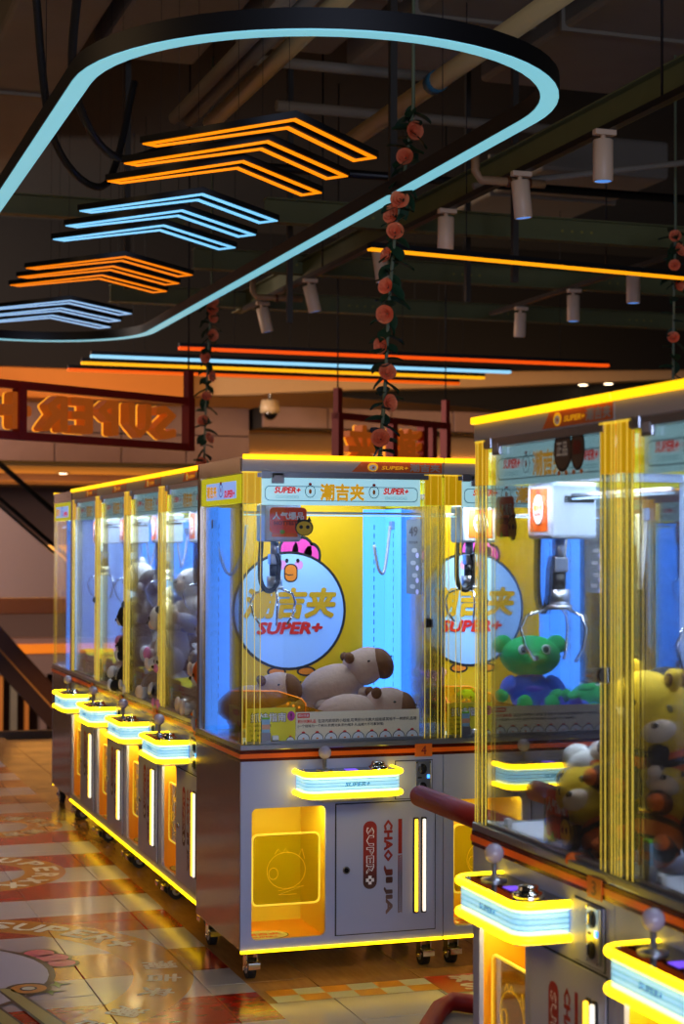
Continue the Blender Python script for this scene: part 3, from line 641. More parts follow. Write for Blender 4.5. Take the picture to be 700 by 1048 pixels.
    for s in (0, 1):
        xb = (W-.115, W-.020) if s else (.020, .115); xs = (W-.0195, W-.0145) if s else (.0145, .0195)
        l1 = MB().box(xb[0], .604, .874, xb[1], .610, 1.770, ledBlue).build('led_column', r); l2 = MB().box(xs[0], .42, .874, xs[1], .604, 1.770, ledBlue).build('led_column', r)
        q1, q2 = MB(), MB()
        for k in range(22):
            z = .93+.036*k; q1.box((xb[0]+xb[1])/2-.0016, .6032, z, (xb[0]+xb[1])/2+.0016, .604, z+.02, dark)
            for xx in ((xs[0]-.0006, xs[0]), (xs[1], xs[1]+.0006)): q2.box(xx[0], .50, z, xx[1], .5035, z+.02, dark)
        q1.build('slots', l1); q2.build('slots', l2)
    # gantry, crane and claw
    g = MB().box(.04, .16, 1.740, W-.03, .168, 1.748, steel).box(.04, .16, 1.732, W-.03, .168, 1.737, mat('rail_lights', (190, 220, 255), .4, emit=(150, 205, 255), es=.8)).box(.03, .06, 1.80, .05, .60, 1.82, steel).box(W-.05, .06, 1.80, W-.03, .60, 1.82, steel).box(.15, .06, 1.785, .17, .60, 1.80, steel).build('gantry', r)
    c = MB().box(.120, .100, 1.632, .262, .235, 1.778, mat('crane_white', (176, 190, 210), .35), .010).build('crane_box', r)
    e = MB(); e.box(.145, .0985, 1.650, .247, .1, 1.762, headO, .001); e.mesh(plate([ell(.196, 1.708, .034, .042, 24)]), blackp, FX(0, .0978, 0)); e.mesh(plate([ell(.196, 1.708, .031, .039, 24)]), whitep, FX(0, .0972, 0)); e.mesh(text('潮吉夹', .04), gold, FX(.196, .0966, 1.712, .05, .016)); e.mesh(text('SUPER+', .03), redp, FX(.196, .0966, 1.695, .04, .008)); e.mesh(plate([ell(.196, 1.754, .008, .006, 10)]), redp, FX(0, .0972, 0))
    e.box(.262, .14, 1.725, .2634, .225, 1.742, dark); e.build('crane_sticker', c)
    e = MB(); cx, cy = .175, .165
    e.cyl((cx, cy, 1.58), (cx, cy, 1.632), .016, steel).box(cx-.022, cy-.02, 1.545, cx+.022, cy+.02, 1.585, steel, .004).cyl((cx, cy, 1.50), (cx, cy, 1.545), .02, dark).cyl((cx, cy, 1.46), (cx, cy, 1.50), .03, steel).cyl((cx, cy, 1.448), (cx, cy, 1.46), .036, steel)
    e.build('claw_motor', c)
    for k in range(3):
        a = math.radians(20+120*k); dx, dy = math.cos(a), math.sin(a)
        P = [(cx+dx*q, cy+dy*q, z) for q, z in ((.03, 1.452), (.085, 1.432), (.10, 1.40), (.088, 1.35), (.062, 1.315))]
        MB().tube(P, .0045, chrome, 8).build('claw_prong', c)
    P = [(cx-.062, cy-.03, 1.632), (cx-.066, cy-.03, 1.56)]
    for k in range(13): t = PI*k/12; P.append((cx-.030-.036*math.cos(t), cy-.03, 1.505-.062*math.sin(t)))
    P += [(cx+.010, cy-.03, 1.55), (cx+.004, cy-.02, 1.585)]
    MB().tube(P, .0095, rubber, 9).build('coiled_cable', c)
    l = bpy.data.lights.new('interior_lamp', 'AREA'); l.shape = 'RECTANGLE'; l.size = .62; l.size_y = .34; l.energy = 24; l.color = (.66, .83, 1.0)
    o = bpy.data.objects.new('interior_lamp', l); COL.objects.link(o); o.parent = r; o.location = (W/2, .34, 1.882)
    MB().box(.08, .16, 1.884, W-.08, .52, 1.889, steel).build('lamp_tray', r)
    # prize chute, cards, poster, small fittings
    e = MB(); e.mesh(plate([[(.030, .874), (.335, .874), (.335, 1.0), (.315, 1.018), (.22, 1.05), (.030, 1.055)]], .004), chuteO, FX(0, .275, 0))
    e.mesh(plate([[(-.26, .874), (-.05, .874), (-.05, .95), (-.26, 1.0)]], .004), chuteO, SR(.331, 0, 0, -1, 1)) if False else e.box(.331, .05, .874, .335, .275, .99, chuteO)
    e = e.build('prize_chute', r)
    q = MB().tube([(.03, .273, 1.056), (.22, .273, 1.051), (.318, .273, 1.019), (.336, .273, .999), (.336, .273, .88)], .0022, edgeO, 6)
    for (x, z) in ((.262, 1.0), (.285, .992), (.308, .985), (.262, .975), (.285, .968), (.308, .96)): q.cyl((x, .2705, z), (x, .2702, z), .005, edgeO, n=10)
    q.build('chute_edge', e)
    po = MB().box(.032, .045, .876, .224, .048, 1.007, posterM).box(.020, .062, .876, .023, .25, 1.007, posterM).build('guide_poster', r)
    e = MB(); yy = .0443
    e.mesh(text('抓娃指南', .05), blackp, FX(.118, yy, .972, .142, .038)); e.mesh(text('抓娃指南', .02), whitep, FX(.118, yy-.0006, .972, .138, .034))
    e.mesh(plate([ell(.207, .975, .0155, .0185, 18)]), magenta, FX(0, yy, 0)); e.mesh(text('!', .02), blackp, FX(.207, yy-.0006, .975, .006, .022))
    for k, w_ in enumerate(('一、投币后选择位置', '二、移动摇杆抓取', '三、按下按钮', '四、取出娃娃')): e.mesh(text(w_, .01, res=1), blackp, FX(.085+.0, yy, .942-.018*k, .09-.008*k, .009))
    hen_heads(e, lambda s: FX(0, yy-.0004*s, 0), .185, .880, .038, .045, 1)
    for k, (yy2, zz, ww) in enumerate(((.13, .985, .13), (.10, .945, .05), (.10, .905, .05))): e.mesh(plate([rrect(-.5, -.5, .5, .5, .3)]), magenta if k else mat('poster_orange', (222, 120, 60), .5), SL(.0192, yy2, zz, ww, .022))
    e.build('poster_print', po)
    ca = MB().box(.226, .045, .884, .724, .048, .988, cardM).build('info_card', r)
    e = MB(); yy = .0443
    e.mesh(plate([rrect(.232, .966, .28, .984, .003)]), redp, FX(0, yy, 0)); e.mesh(text('积分兑换', .01, res=1), whitep, FX(.256, yy-.0006, .975, .042, .012))
    e.mesh(text('积分兑换礼品:', .03, res=1), redp, FX(.270, yy, .953, .074, .014)); e.mesh(text('在店内抓到的小娃娃,可凭积分兑换大娃娃或其他不一样的礼品哦', .02, res=1), blackp, FX(.513, yy, .953, .40, .014))
    e.mesh(text('(一个娃娃为一个积分,积攒兑换,积分越多,礼品越大不可拿到哦)', .02, res=1), blackp, FX(.405, yy, .935, .345, .0135))
    hen_heads(e, lambda s: FX(0, yy-.0004*s, 0), .228, .8845, .494, .034, 9); e.build('card_print', ca)
    q = MB().box(.083, .018, .880, .121, .036, .918, steel, .002).box(.086, .022, .918, .118, .030, .968, mat('ticket_blue', (150, 195, 225), .5)).box(.086, .0215, .930, .118, .022, .948, mat('ticket_peach', (225, 170, 140), .5)).box(.088, .0215, .967, .116, .03, .974, mat('ticket_green', (120, 190, 40), .5)).build('ticket_box', r)
    MB().box(.13, .03, .880, .155, .044, .905, whitep, .003).box(.131, .029, .881, .154, .0305, .888, dark).build('card_clip', r)
    MB().box(.075, -.001, 1.868, .112, .012, 1.897, steel, .002).box(.116, .002, 1.850, .165, .012, 1.890, steel, .002).box(.124, .0005, 1.858, .157, .002, 1.88, greyp).build('glass_lock', r)
    MB().cyl((W-.07, .008, 1.32), (W-.05, .006, 1.32), .018, dark, n=14).box(W-.075, .003, 1.302, W-.04, .007, 1.338, steel, .002).build('door_handle', r)
    ps = MB().box(W-.016, .20, 1.425, W-.0145, .36, 1.725, sheetM).build('price_sheet', r)
    e = MB()
    for s in (-1, 1):
        M = (lambda yc, zc, w, h: SL(W-.0166, yc, zc, w, h)) if s < 0 else (lambda yc, zc, w, h: SR(W-.0140, yc, zc, w, h))
        e.mesh(text('49', .015), blackp, M(.28, 1.676, .10, .040)); e.mesh(text('积分兑换', .02), blackp, M(.28, 1.632, .10, .012))
        for zz in (1.60, 1.55, 1.50, 1.455): e.mesh(plate([rrect(-.5, -.5, .5, .5, .4)]), greyp, M(.28+random.uniform(-.02, .02), zz, .06, .018)); e.mesh(plate([ell(0, 0, .5, .5, 10)]), lav, M(.235, zz-.02, .035, .022))
    e.build('sheet_print', ps)
    for xs in (.018, W-.03):
        sx = 1 if xs < .4 else -1
        MB().tube(smooth([(xs+.005, .50, 1.70), (xs+.008, .50, 1.65), (xs+.03, .48, 1.55), (xs+.05, .46, 1.505), (xs+.075, .45, 1.515), (xs+.105, .43, 1.60), (xs+.115, .42, 1.70)] if sx > 0 else [(xs-.005, .50, 1.70), (xs-.01, .50, 1.65), (xs-.03, .48, 1.55), (xs-.05, .46, 1.505), (xs-.075, .45, 1.53), (xs-.10, .43, 1.62)]), .0065, hosM, 9).box(xs-.006, .488, 1.685, xs+.016, .512, 1.72, steel, .003).build('cable_hose', r)
    return r

def hit_tag(parent, M0, sway=0):
    e = MB()
    out = rrect(-.5, -.42, .38, .5, .12)
    e.mesh(plate([out]), tagR, M0(0)); e.mesh(text('人气爆品', .03), whitep, M0(1) @ Matrix.Translation((-.06, .2, 0)) @ Matrix.Diagonal((.75, .28, 1, 1))); e.mesh(text('HOTTEST', .05), redd, M0(1) @ Matrix.Translation((-.12, -.06, 0)) @ Matrix.Diagonal((.55, .15, 1, 1)))
    e.mesh(plate([ell(.32, -.22, .22, .30, 20)]), blackp, M0(2)); e.mesh(plate([ell(.32, -.24, .19, .25, 20)]), tagY, M0(3))
    for ux in (.24, .40): e.mesh(plate([ell(ux, -.2, .045, .07, 12)]), blackp, M0(5))
    for (ux, uz) in ((.2, .04), (.44, .06)): e.mesh(plate([[(ux-.06, uz-.05), (ux+.06, uz-.05), (ux, uz+.12)]]), blackp, M0(2))
    e.mesh(plate([ell(-.2, -.38, .06, .08, 12)]), mat('tag_green', (120, 170, 30), .5), M0(2))
    return e.build('hot_item_tag', parent)

# ------------------------------------------------------------------ the two islands and the far row
proto = make_machine()
BOARD = next(c for c in kids(proto) if c.name == 'back_board')
def number(root, s):
    pl = next(c for c in kids(root) if c.name.startswith('number_plate'))
    for c in kids(pl): bpy.data.objects.remove(c)
    MB().mesh(text(s, .02), redd, FX(.722, -.0096, .8355, .022 if len(s) == 1 else .034, .034)).build('number', pl)
def pale_back(root):
    bd = next(c for c in kids(root) if c.name.startswith('back_board'))
    for c in kids(bd): bpy.data.objects.remove(c)
    bd.data = PALE
PALE = BOARD.data.copy(); PALE.name = 'pale_back_board'; PALE.materials[0] = paleback
RN = -PI/2
P = .8077
LM = []
spec = [  # name key, location, rotation, pale, number, label
    ('m4', (0, 0, 0), 0, False, '4', 'complete claw machine numbered 4 in the middle, yellow hen back board, brown capybara plush inside'),
    ('m5', (P, 0, 0), 0, False, '5', 'claw machine directly right of number 4, green plush inside, mostly behind the foreground glass'),
    ('r1', (.0583, 1.6328, 0), RN, True, '3', 'claw machine of the receding left row just behind number 4, holding orange and white plush'),
    ('r2', (.0583, 1.6328+P, 0), RN, True, '2', 'second claw machine behind number 4 in the receding left row, black and white plush pile'),
    ('r3', (.0583, 1.6328+2*P, 0), RN, True, '1', 'third claw machine behind number 4 in the receding left row, dark grey plush pile'),
    ('r4', (.0583, 1.6328+3*P, 0), RN, True, '8', 'fourth claw machine behind number 4 in the receding left row, nearly empty'),
    ('e', (.0583+W, 1.6328+3*P+D+.01, 0), PI, True, '9', 'farthest left claw machine seen only by its side pane, blue plush inside'),
    ('a', (.1206, -1.9162, 0), RN, True, '3', 'foreground claw machine on the right with its whole joystick console in view, tag plush pile'),
    ('b', (.1206, -1.9162-P, 0), RN, True, '2', 'nearest claw machine cut off by the right picture edge'),
    ('f1', (3.12, 3.42, 0), RN, True, '7', 'distant claw machine seen through glass, its neon console just right of the green plush'),
    ('f2', (3.12, 3.42-P, 0), RN, True, '6', 'distant claw machine seen through the nearest glass, its console behind the yellow plush heads'),
    ('f3', (3.12, 3.42-2*P, 0), RN, True, '5', 'distant claw machine of the far row at the right picture edge, nearest of that row'),
]
MC = {}
for k, (key, loc, rz, pale, num, lab) in enumerate(spec):
    o = proto if k == 0 else None
    if o is None:
        skip = ()
        if key.startswith('f'): skip = ('guide_poster', 'caster', 'price_sheet', 'ticket_box', 'card_clip', 'glass_lock', 'door_handle', 'cable_hose')
        if key == 'e': skip = ('guide_poster', 'control_console', 'price_sheet', 'ticket_box', 'info_card')
        if key in ('r1', 'r2', 'r3', 'r4'): skip = ('price_sheet',)
        if key in ('a', 'b'): skip = ('guide_poster', 'price_sheet', 'led_column')+(('info_card', 'ticket_box') if key == 'a' else ())
        o = copy_tree(proto, None, skip)
    o.location = loc; o.rotation_euler = (0, 0, rz); o['label'] = lab; MC[key] = o
for k, (key, loc, rz, pale, num, lab) in enumerate(spec):
    if k: number(MC[key], num)
    if pale: pale_back(MC[key])
dim = None
for k_ in ('m4', 'm5'):
    for c in kids(MC[k_]):
        if c.type == 'LIGHT':
            if dim is None or k_ == 'm5': dim = c.data.copy(); dim.energy = 6.5 if k_ == 'm4' else 11; dim.color = (.58, .79, 1.0)
            c.data = dim
for k_ in ('m5', 'r1', 'r2', 'r3', 'r4', 'a', 'b'):      # area light added behind the header to brighten the plush fronts
    if k_ == 'm5':
        hl = bpy.data.lights.new('header_fill', 'AREA'); hl.shape = 'RECTANGLE'; hl.size = .6; hl.size_y = .03; hl.energy = 5.5; hl.color = (.80, .88, 1.0)
    o = bpy.data.objects.new('header_fill', hl); COL.objects.link(o); o.parent = MC[k_]; o.location = (W/2, .042, 1.764); o.rotation_euler = (math.radians(14), 0, 0)
for k_, en in (('a', 17.0), ('b', 7.0)):
    for c in kids(MC[k_]):
        if c.name.startswith('interior_lamp'): c.data = c.data.copy(); c.data.energy = en
# hanging tags stuck inside two front panes
hit_tag(MC['m4'], lambda s: FX(.197, .0260-.0009*s, 1.708, .165, .105))
hit_tag(MC['a'], lambda s: FX(.155, .0260-.0009*s, 1.685, .13, .115))
# round hen stickers on machine A's front glass
e = MB()
for (cx, w_) in ((.52, .1), (.60, .075)):
    M0 = lambda s: FX(0, .0108-.0008*s, 0)
    e.mesh(plate([ell(cx, 1.842, w_/2, .052, 22)]), blackp, M0(0)); e.mesh(plate([ell(cx, 1.842, w_/2*.88, .045, 22)]), mat('sticker_brown', (96, 74, 56), .5), M0(1)); e.mesh(plate([ell(cx, 1.90, .012, .012, 12)]), redd, M0(1))
    e.mesh(text('正品' if w_ > .09 else '爆款', .03), cardM if w_ > .09 else redd, FX(cx, .0084, 1.845, w_*.6, .035))
    for q in (-.02, .02): e.mesh(plate([ell(cx+q, 1.788, .009, .006, 8)]), orangep, M0(1))
e.build('hen_sticker', MC['a'])

# ------------------------------------------------------------------ plush toys
def fur(name, rgb): return mat(name, rgb, .9, grain=.12, gscale=60, bump=.35)
F_ = dict(white=fur('plush_white', (225, 225, 225)), grey=fur('plush_grey', (92, 92, 98)), black=fur('plush_black', (26, 26, 30)), yellow=fur('plush_yellow', (246, 204, 48)), orange=fur('plush_orange', (228, 104, 26)),
          taupe=fur('plush_taupe', (176, 142, 122)), brown=fur('plush_brown', (104, 62, 28)), green=fur('plush_green', (22, 168, 84)), blue=fur('plush_blue', (40, 96, 220)), violet=fur('plush_violet', (92, 84, 214)), pink=fur('plush_pink', (240, 150, 200)), cream=fur('plush_cream', (236, 214, 190)), lime=fur('plush_lime', (140, 190, 40)), sky=fur('plush_sky', (120, 165, 235)))
eyeM = mat('bead_eye', (14, 10, 10), .15, coat=.5)
def R3(a=0, b=0, c=0): return Euler((math.radians(a), math.radians(b), math.radians(c))).to_matrix().to_4x4()
PARTS = {}
def plush(key, label, group, loc, rot=(0, 0, 0), s=1.0, parts=None):
    """parts: list of (name, [(centre, radii, colour, rot), ...]); meshes shared between copies of a kind"""
    t = thing('plush_toy', label, 'plush toy', loc, 0, group)
    t.rotation_euler = [math.radians(a) for a in rot]; t.scale = (s, s, s)
    if key not in PARTS:
        L = []
        for nm, blobs in parts():
            b = MB()
            for bl in blobs:
                c, r_, col = bl[:3]; M = R3(*bl[3]) if len(bl) > 3 else None
                m = F_[col] if isinstance(col, str) else col
                big = max(r_ if isinstance(r_, tuple) else (r_,)) > .03
                b.sph(c, r_, m, 18 if big else 10, 12 if big else 7, M)
            o = b.build(nm, t); L.append(o)
        PARTS[key] = L
    else:
        for q in PARTS[key]:
            c = q.copy(); COL.objects.link(c); c.parent = t
    return t
def bear(c1, c2, belly=None, ear='round', shirt=None):
    def f():
        body = shirt or c1
        out = [('body', [((0, 0, .085), (.078, .066, .09), body)] + ([((0, -.03, .085), (.05, .042, .062), belly)] if belly else [])),
               ('head', [((0, -.01, .215), (.082, .072, .072), c1)]),
               ('muzzle', [((0, -.068, .2), (.036, .026, .026), c2), ((0, -.094, .212), (.011, .008, .008), eyeM)]),
               ('eye', [((-.032, -.073, .23), (.009, .006, .010), eyeM)]), ('eye', [((.032, -.073, .23), (.009, .006, .010), eyeM)])]
        for sx in (-1, 1):
            if ear == 'round': out.append(('ear', [((sx*.062, 0, .275), (.027, .015, .027), c1), ((sx*.062, -.012, .275), (.016, .006, .016), c2)]))
            elif ear == 'long': out.append(('ear', [((sx*.05, 0, .31), (.02, .013, .06), c1, (0, sx*12, 0))]))
            elif ear == 'flop': out.append(('ear', [((sx*.085, -.005, .215), (.018, .03, .045), c2, (0, sx*-15, 0))]))
            out.append(('arm', [((sx*.088, -.028, .115), (.024, .026, .055), c1, (-30, sx*-28, 0))]))
            out.append(('leg', [((sx*.052, -.075, .032), (.031, .055, .031), c1), ((sx*.052, -.122, .036), (.026, .013, .03), c2)]))
        return out
    return f
def duck():
    return [('body', [((0, 0, .075), (.075, .085, .075), 'white')]), ('head', [((0, -.03, .18), (.06, .058, .058), 'white')]), ('beak', [((0, -.10, .17), (.04, .035, .014), 'orange')]),
            ('eye', [((-.03, -.078, .195), .008, eyeM)]), ('eye', [((.03, -.078, .195), .008, eyeM)]), ('wing', [((-.075, .0, .085), (.018, .05, .035), 'white')]), ('wing', [((.075, .0, .085), (.018, .05, .035), 'white')]), ('foot', [((-.035, -.06, .014), (.028, .04, .012), 'orange')]), ('foot', [((.035, -.06, .014), (.028, .04, .012), 'orange')])]
def capy():   # barrel body along +x, blunt brown snout
    return [('body', [((-.06, 0, .075), (.125, .078, .076), 'taupe')]), ('head', [((.075, -.005, .108), (.088, .068, .070), 'taupe', (0, -8, 0)), ((.055, -.005, .125), (.06, .055, .05), 'taupe')]),
            ('snout', [((.136, -.012, .102), (.046, .062, .062), 'brown', (0, -12, 0))]),
            ('ear', [((.02, -.052, .160), (.020, .015, .022), 'brown')]), ('ear', [((.02, .042, .158), (.017, .013, .019), 'brown')]),
            ('eye', [((.085, -.069, .13), (.006, .004, .004), eyeM)]), ('nostril', [((.179, -.028, .118), (.005, .006, .004), eyeM)]),
            ('leg', [((.04, -.06, .02), (.028, .022, .024), 'taupe')]), ('leg', [((-.12, -.06, .02), (.034, .024, .024), 'taupe')]), ('leg', [((.04, .06, .02), (.028, .022, .024), 'taupe')]), ('leg', [((-.12, .06, .02), (.034, .024, .024), 'taupe')])]
def tiger():
    return [('body', [((0, 0, .08), (.075, .066, .085), 'orange'), ((0, -.004, .115), (.076, .066, .018), 'black'), ((0, -.002, .06), (.078, .069, .012), 'black')]),
            ('head', [((0, -.01, .225), (.105, .088, .09), 'yellow')]), ('stripe', [((0, .02, .30), (.05, .055, .016), 'black', (25, 0, 0)), ((-.092, .0, .235), (.014, .04, .016), 'black'), ((.092, .0, .235), (.014, .04, .016), 'black')]),
            ('muzzle', [((0, -.082, .2), (.045, .026, .03), 'cream'), ((0, -.108, .212), (.011, .007, .008), eyeM)]),
            ('eye', [((-.04, -.085, .24), (.010, .006, .013), eyeM)]), ('eye', [((.04, -.085, .24), (.010, .006, .013), eyeM)]),
            ('ear', [((-.075, 0, .305), (.03, .016, .03), 'yellow'), ((-.075, -.012, .305), (.018, .006, .018), 'brown')]), ('ear', [((.075, 0, .305), (.03, .016, .03), 'yellow'), ((.075, -.012, .305), (.018, .006, .018), 'brown')]),
            ('arm', [((-.09, -.03, .12), (.026, .028, .05), 'black', (-30, 28, 0)), ((-.115, -.055, .085), (.017, .018, .018), 'cream')]), ('arm', [((.09, -.03, .12), (.026, .028, .05), 'black', (-30, -28, 0)), ((.115, -.055, .085), (.017, .018, .018), 'cream')]),
            ('leg', [((-.05, -.075, .034), (.034, .05, .034), 'black'), ((-.05, -.118, .036), (.022, .016, .022), 'orange')]), ('leg', [((.05, -.075, .034), (.034, .05, .034), 'black'), ((.05, -.118, .036), (.022, .016, .022), 'orange')])]
def greeny():    # plain green bear-like plush in a blue suit
    return [('body', [((0, 0, .085), (.085, .068, .09), 'blue'), ((0, -.03, .10), (.05, .045, .02), 'violet'), ((0, 0, .155), (.052, .05, .014), 'violet')]), ('head', [((0, -.01, .235), (.125, .088, .085), 'green')]),
            ('muzzle', [((0, -.088, .215), (.05, .022, .03), 'green'), ((0, -.108, .222), (.016, .008, .011), eyeM)]), ('eye', [((-.048, -.087, .258), (.02, .01, .022), 'white'), ((-.046, -.096, .258), (.012, .006, .014), eyeM)]), ('eye', [((.048, -.087, .258), (.02, .01, .022), 'white'), ((.046, -.096, .258), (.012, .006, .014), eyeM)]),
            ('ear', [((-.115, 0, .285), (.042, .018, .036), 'green', (0, -30, 0))]), ('ear', [((.115, 0, .285), (.042, .018, .036), 'green', (0, 30, 0))]),
            ('arm', [((-.10, -.03, .115), (.028, .03, .055), 'blue', (-30, 35, 0)), ((-.13, -.05, .075), (.028, .028, .028), 'green')]), ('arm', [((.10, -.03, .115), (.028, .03, .055), 'blue', (-30, -35, 0)), ((.13, -.05, .075), (.028, .028, .028), 'green')]),
            ('leg', [((-.055, -.08, .034), (.034, .06, .034), 'violet'), ((-.055, -.135, .04), (.032, .018, .036), 'green')]), ('leg', [((.055, -.08, .034), (.034, .06, .034), 'violet'), ((.055, -.135, .04), (.032, .018, .036), 'green')])]
ZF = .872
# machine 4: capybaras
plush('capy', 'brown snouted taupe capybara plush lying on top, snout right, in machine 4', 'capybara plush', (.575, .40, ZF+.125), (0, -16, -8), 1.08, capy)
plush('capy', 'taupe capybara plush lowest in front, against the info card of machine 4', 'capybara plush', (.565, .215, ZF), (0, 2, -4), 1.08)
plush('capy', 'taupe capybara plush rump behind the yellow guide poster of machine 4', 'capybara plush', (.205, .41, ZF+.06), (0, -12, -12), .95)
plush('capy', 'taupe capybara plush half hidden under the top one in machine 4', 'capybara plush', (.50, .48, ZF), (0, 0, 10), 1.0)
plush('pinkcat', 'pink plush at the left inside the machine right of number 4', 'small plush in the fifth machine', (P+.115, .45, ZF), (0, 0, -20), .82, bear('pink', 'white'))
plush('limebear', 'lime green small plush beside the pink plush', 'small plush in the fifth machine', (P+.26, .40, ZF), (0, 0, -20), .55, bear('lime', 'yellow'))
# machine 5: green plush
plush('greeny', 'large green plush with blue suit sitting upright behind the info card', 'green plush', (P+.535, .36, ZF+.05), (-6, 0, -12), 1.02, greeny)
plush('greeny', 'green plush lying on its back in front of the sitting green one', 'green plush', (P+.62, .20, ZF+.03), (-68, 0, -62), .82)
# left row piles: (local x, local y, z)
def row_xy(key, lx, ly):
    o = MC[key]; v = Matrix.Rotation(o.rotation_euler.z, 4, 'Z') @ Vector((lx, ly, 0)); return o.location.x+v.x, o.location.y+v.y
KINDS_ = {'whitebear': (bear('white', 'cream'), 'white bear plush'), 'whiterab': (bear('white', 'pink', None, 'long'), 'white rabbit plush'), 'duck': (duck, 'white duck plush with orange beak'), 'panda': (bear('black', 'white', 'white'), 'black and white plush'), 'greydog': (bear('grey', 'white', 'white', 'flop'), 'grey dog plush'), 'skybear': (bear('sky', 'white'), 'pale blue bear plush'), 'bluebear': (bear('blue', 'sky', None, 'long'), 'blue long eared plush'), 'orangebear': (bear('orange', 'white'), 'orange bear plush')}
PILES = {'r1': ('nearest left-row machine', ['whitebear', 'duck', 'orangebear', 'skybear', 'whitebear', 'whiterab', 'whitebear', 'greydog', 'whitebear', 'duck', 'whiterab', 'whitebear', 'whitebear', 'duck']),
         'r2': ('second left-row machine', ['whitebear', 'panda', 'whiterab', 'whiterab', 'whitebear', 'skybear', 'whitebear', 'panda', 'whitebear', 'skybear', 'whitebear', 'greydog']),
         'r3': ('third left-row machine', ['greydog', 'panda', 'greydog', 'whiterab', 'panda', 'whitebear', 'greydog', 'panda', 'whitebear', 'greydog'])}
SP = [(.42, .13, 0), (.57, .12, 0), (.70, .13, 0), (.48, .14, .18), (.64, .13, .18), (.55, .20, .35), (.69, .18, .34), (.42, .31, 0), (.60, .30, 0), (.69, .34, .18), (.50, .33, .19), (.20, .42, 0), (.32, .44, .18), (.64, .46, .36)]
where = ['front left', 'front middle', 'front right', 'second layer left', 'second layer right', 'topmost front', 'topmost right', 'middle left', 'middle', 'upper right behind', 'upper middle behind', 'back left', 'upper back left', 'topmost back']
for key, (nm, ks) in PILES.items():
    for q, kd in enumerate(ks):
        x, y = row_xy(key, SP[q][0]+random.uniform(-.02, .02), SP[q][1])
        plush(kd, KINDS_[kd][1]+' in the '+nm+', '+where[q], 'plush piles of the left row', (x, y, ZF+SP[q][2]), (random.uniform(-25, 15), random.uniform(-20, 20), -90+random.uniform(-40, 40)), random.uniform(.98, 1.15), KINDS_[kd][0])
x, y = row_xy('r4', .62, .3); plush('whitebear', 'lone white bear plush in the nearly empty fourth left-row machine', 'plush piles of the left row', (x, y, ZF), (0, 0, -100), .8)
x, y = row_xy('e', .69, .36); plush('bluebear', 'blue long eared plush behind the far left side pane, upper', 'plush of the far left machine', (x, y, ZF+.20), (0, 10, 110), .95, KINDS_['bluebear'][0])
x, y = row_xy('e', .68, .52); plush('panda', 'black and white plush behind the far left side pane, lower', 'plush of the far left machine', (x, y, ZF), (0, 0, 110), .9)
# foreground machine A pile
GA = 'plush pile in the foreground machine'
def pa(key, lab, lx, ly, z, rot, s, parts=None):
    x, y = row_xy('a', lx, ly); plush(key, lab, GA, (x, y, z), (rot[0], rot[1], rot[2]-90), s, parts)
def fluffy():
    return [('body', [((0, 0, .06), (.085, .07, .06), 'white'), ((-.05, -.02, .085), .04, 'white'), ((.04, -.03, .09), .042, 'white'), ((0, .03, .1), .045, 'white'), ((.06, .02, .075), .038, 'white'), ((-.06, .03, .07), .035, 'white')]), ('scarf', [((.06, -.03, .105), (.03, .02, .012), 'orange'), ((.085, -.03, .10), (.016, .016, .012), 'yellow')])]
def pup():
    return [('head', [((0, 0, .075), (.085, .075, .072), 'cream'), ]), ('hood', [((0, .02, .082), (.098, .072, .082), 'yellow')]), ('trim', [((0, -.005, .085), (.096, .05, .088), 'black')]), ('eye', [((-.03, -.072, .085), (.012, .007, .012), 'blue')]), ('eye', [((.03, -.072, .085), (.012, .007, .012), 'blue')]), ('muzzle', [((0, -.078, .055), (.028, .02, .02), 'pink')]),
            ('body', [((.10, -.02, .05), (.06, .05, .05), 'orange')]), ('arm', [((.07, -.07, .06), (.02, .03, .02), 'black'), ((.06, -.10, .05), (.022, .022, .02), 'cream')])]
pa('fluffy', 'fluffy white plush with an orange scarf lying over the orange chute, machine A', .43, .13, 1.0, (0, 8, 0), .95, fluffy)
pa('pup', 'cream faced plush puppy in a yellow hood below the fluffy white one', .40, .13, .882, (0, -35, 20), .9, pup)
pa('tiger', 'large yellow tiger plush with its head high behind the glass corner post', .60, .17, 1.02, (-4, 6, 10), .95, tiger)
pa('tiger', 'yellow tiger plush leaning at the lower middle behind the corner post', .58, .12, .85, (-12, -30, 30), .85)
pa('tiger', 'yellow tiger plush in orange shirt right of the corner post', .70, .25, 1.0, (-5, -18, 50), .95)
pa('tiger', 'yellow tiger plush lying bottom right behind the corner post', .71, .13, .875, (-30, 10, 45), .88)
pa('tiger', 'yellow tiger plush turned away, at the back right', .72, .40, .98, (0, 12, 150), 1.0)
pa('tiger', 'yellow tiger plush on the floor behind the others', .62, .36, .875, (0, 0, 60), .9)
xb, yb = row_xy('b', .22, .40); plush('tiger', 'yellow tiger plush at the back left of the nearest machine, at the picture edge', GA, (xb, yb, ZF), (-4, 4, -60), .95)
xb, yb = row_xy('b', .46, .20); plush('tiger', 'yellow tiger plush at the front of the nearest machine, beside its chute', GA, (xb, yb, ZF), (0, -6, -50), .95)
# product tag standing against the glass in machine A
xa, ya = row_xy('a', .455, .03)
t = hit_tag(None, lambda s: Matrix.Rotation(RN, 4, 'Z') @ FX(0, -.0009*s, .055, .135, .125)); t.location = (xa, ya, .900); t.name = 'hot_item_tag'
tag(t, 'red tag with white characters leaning among the plush in the foreground machine', 'tag')

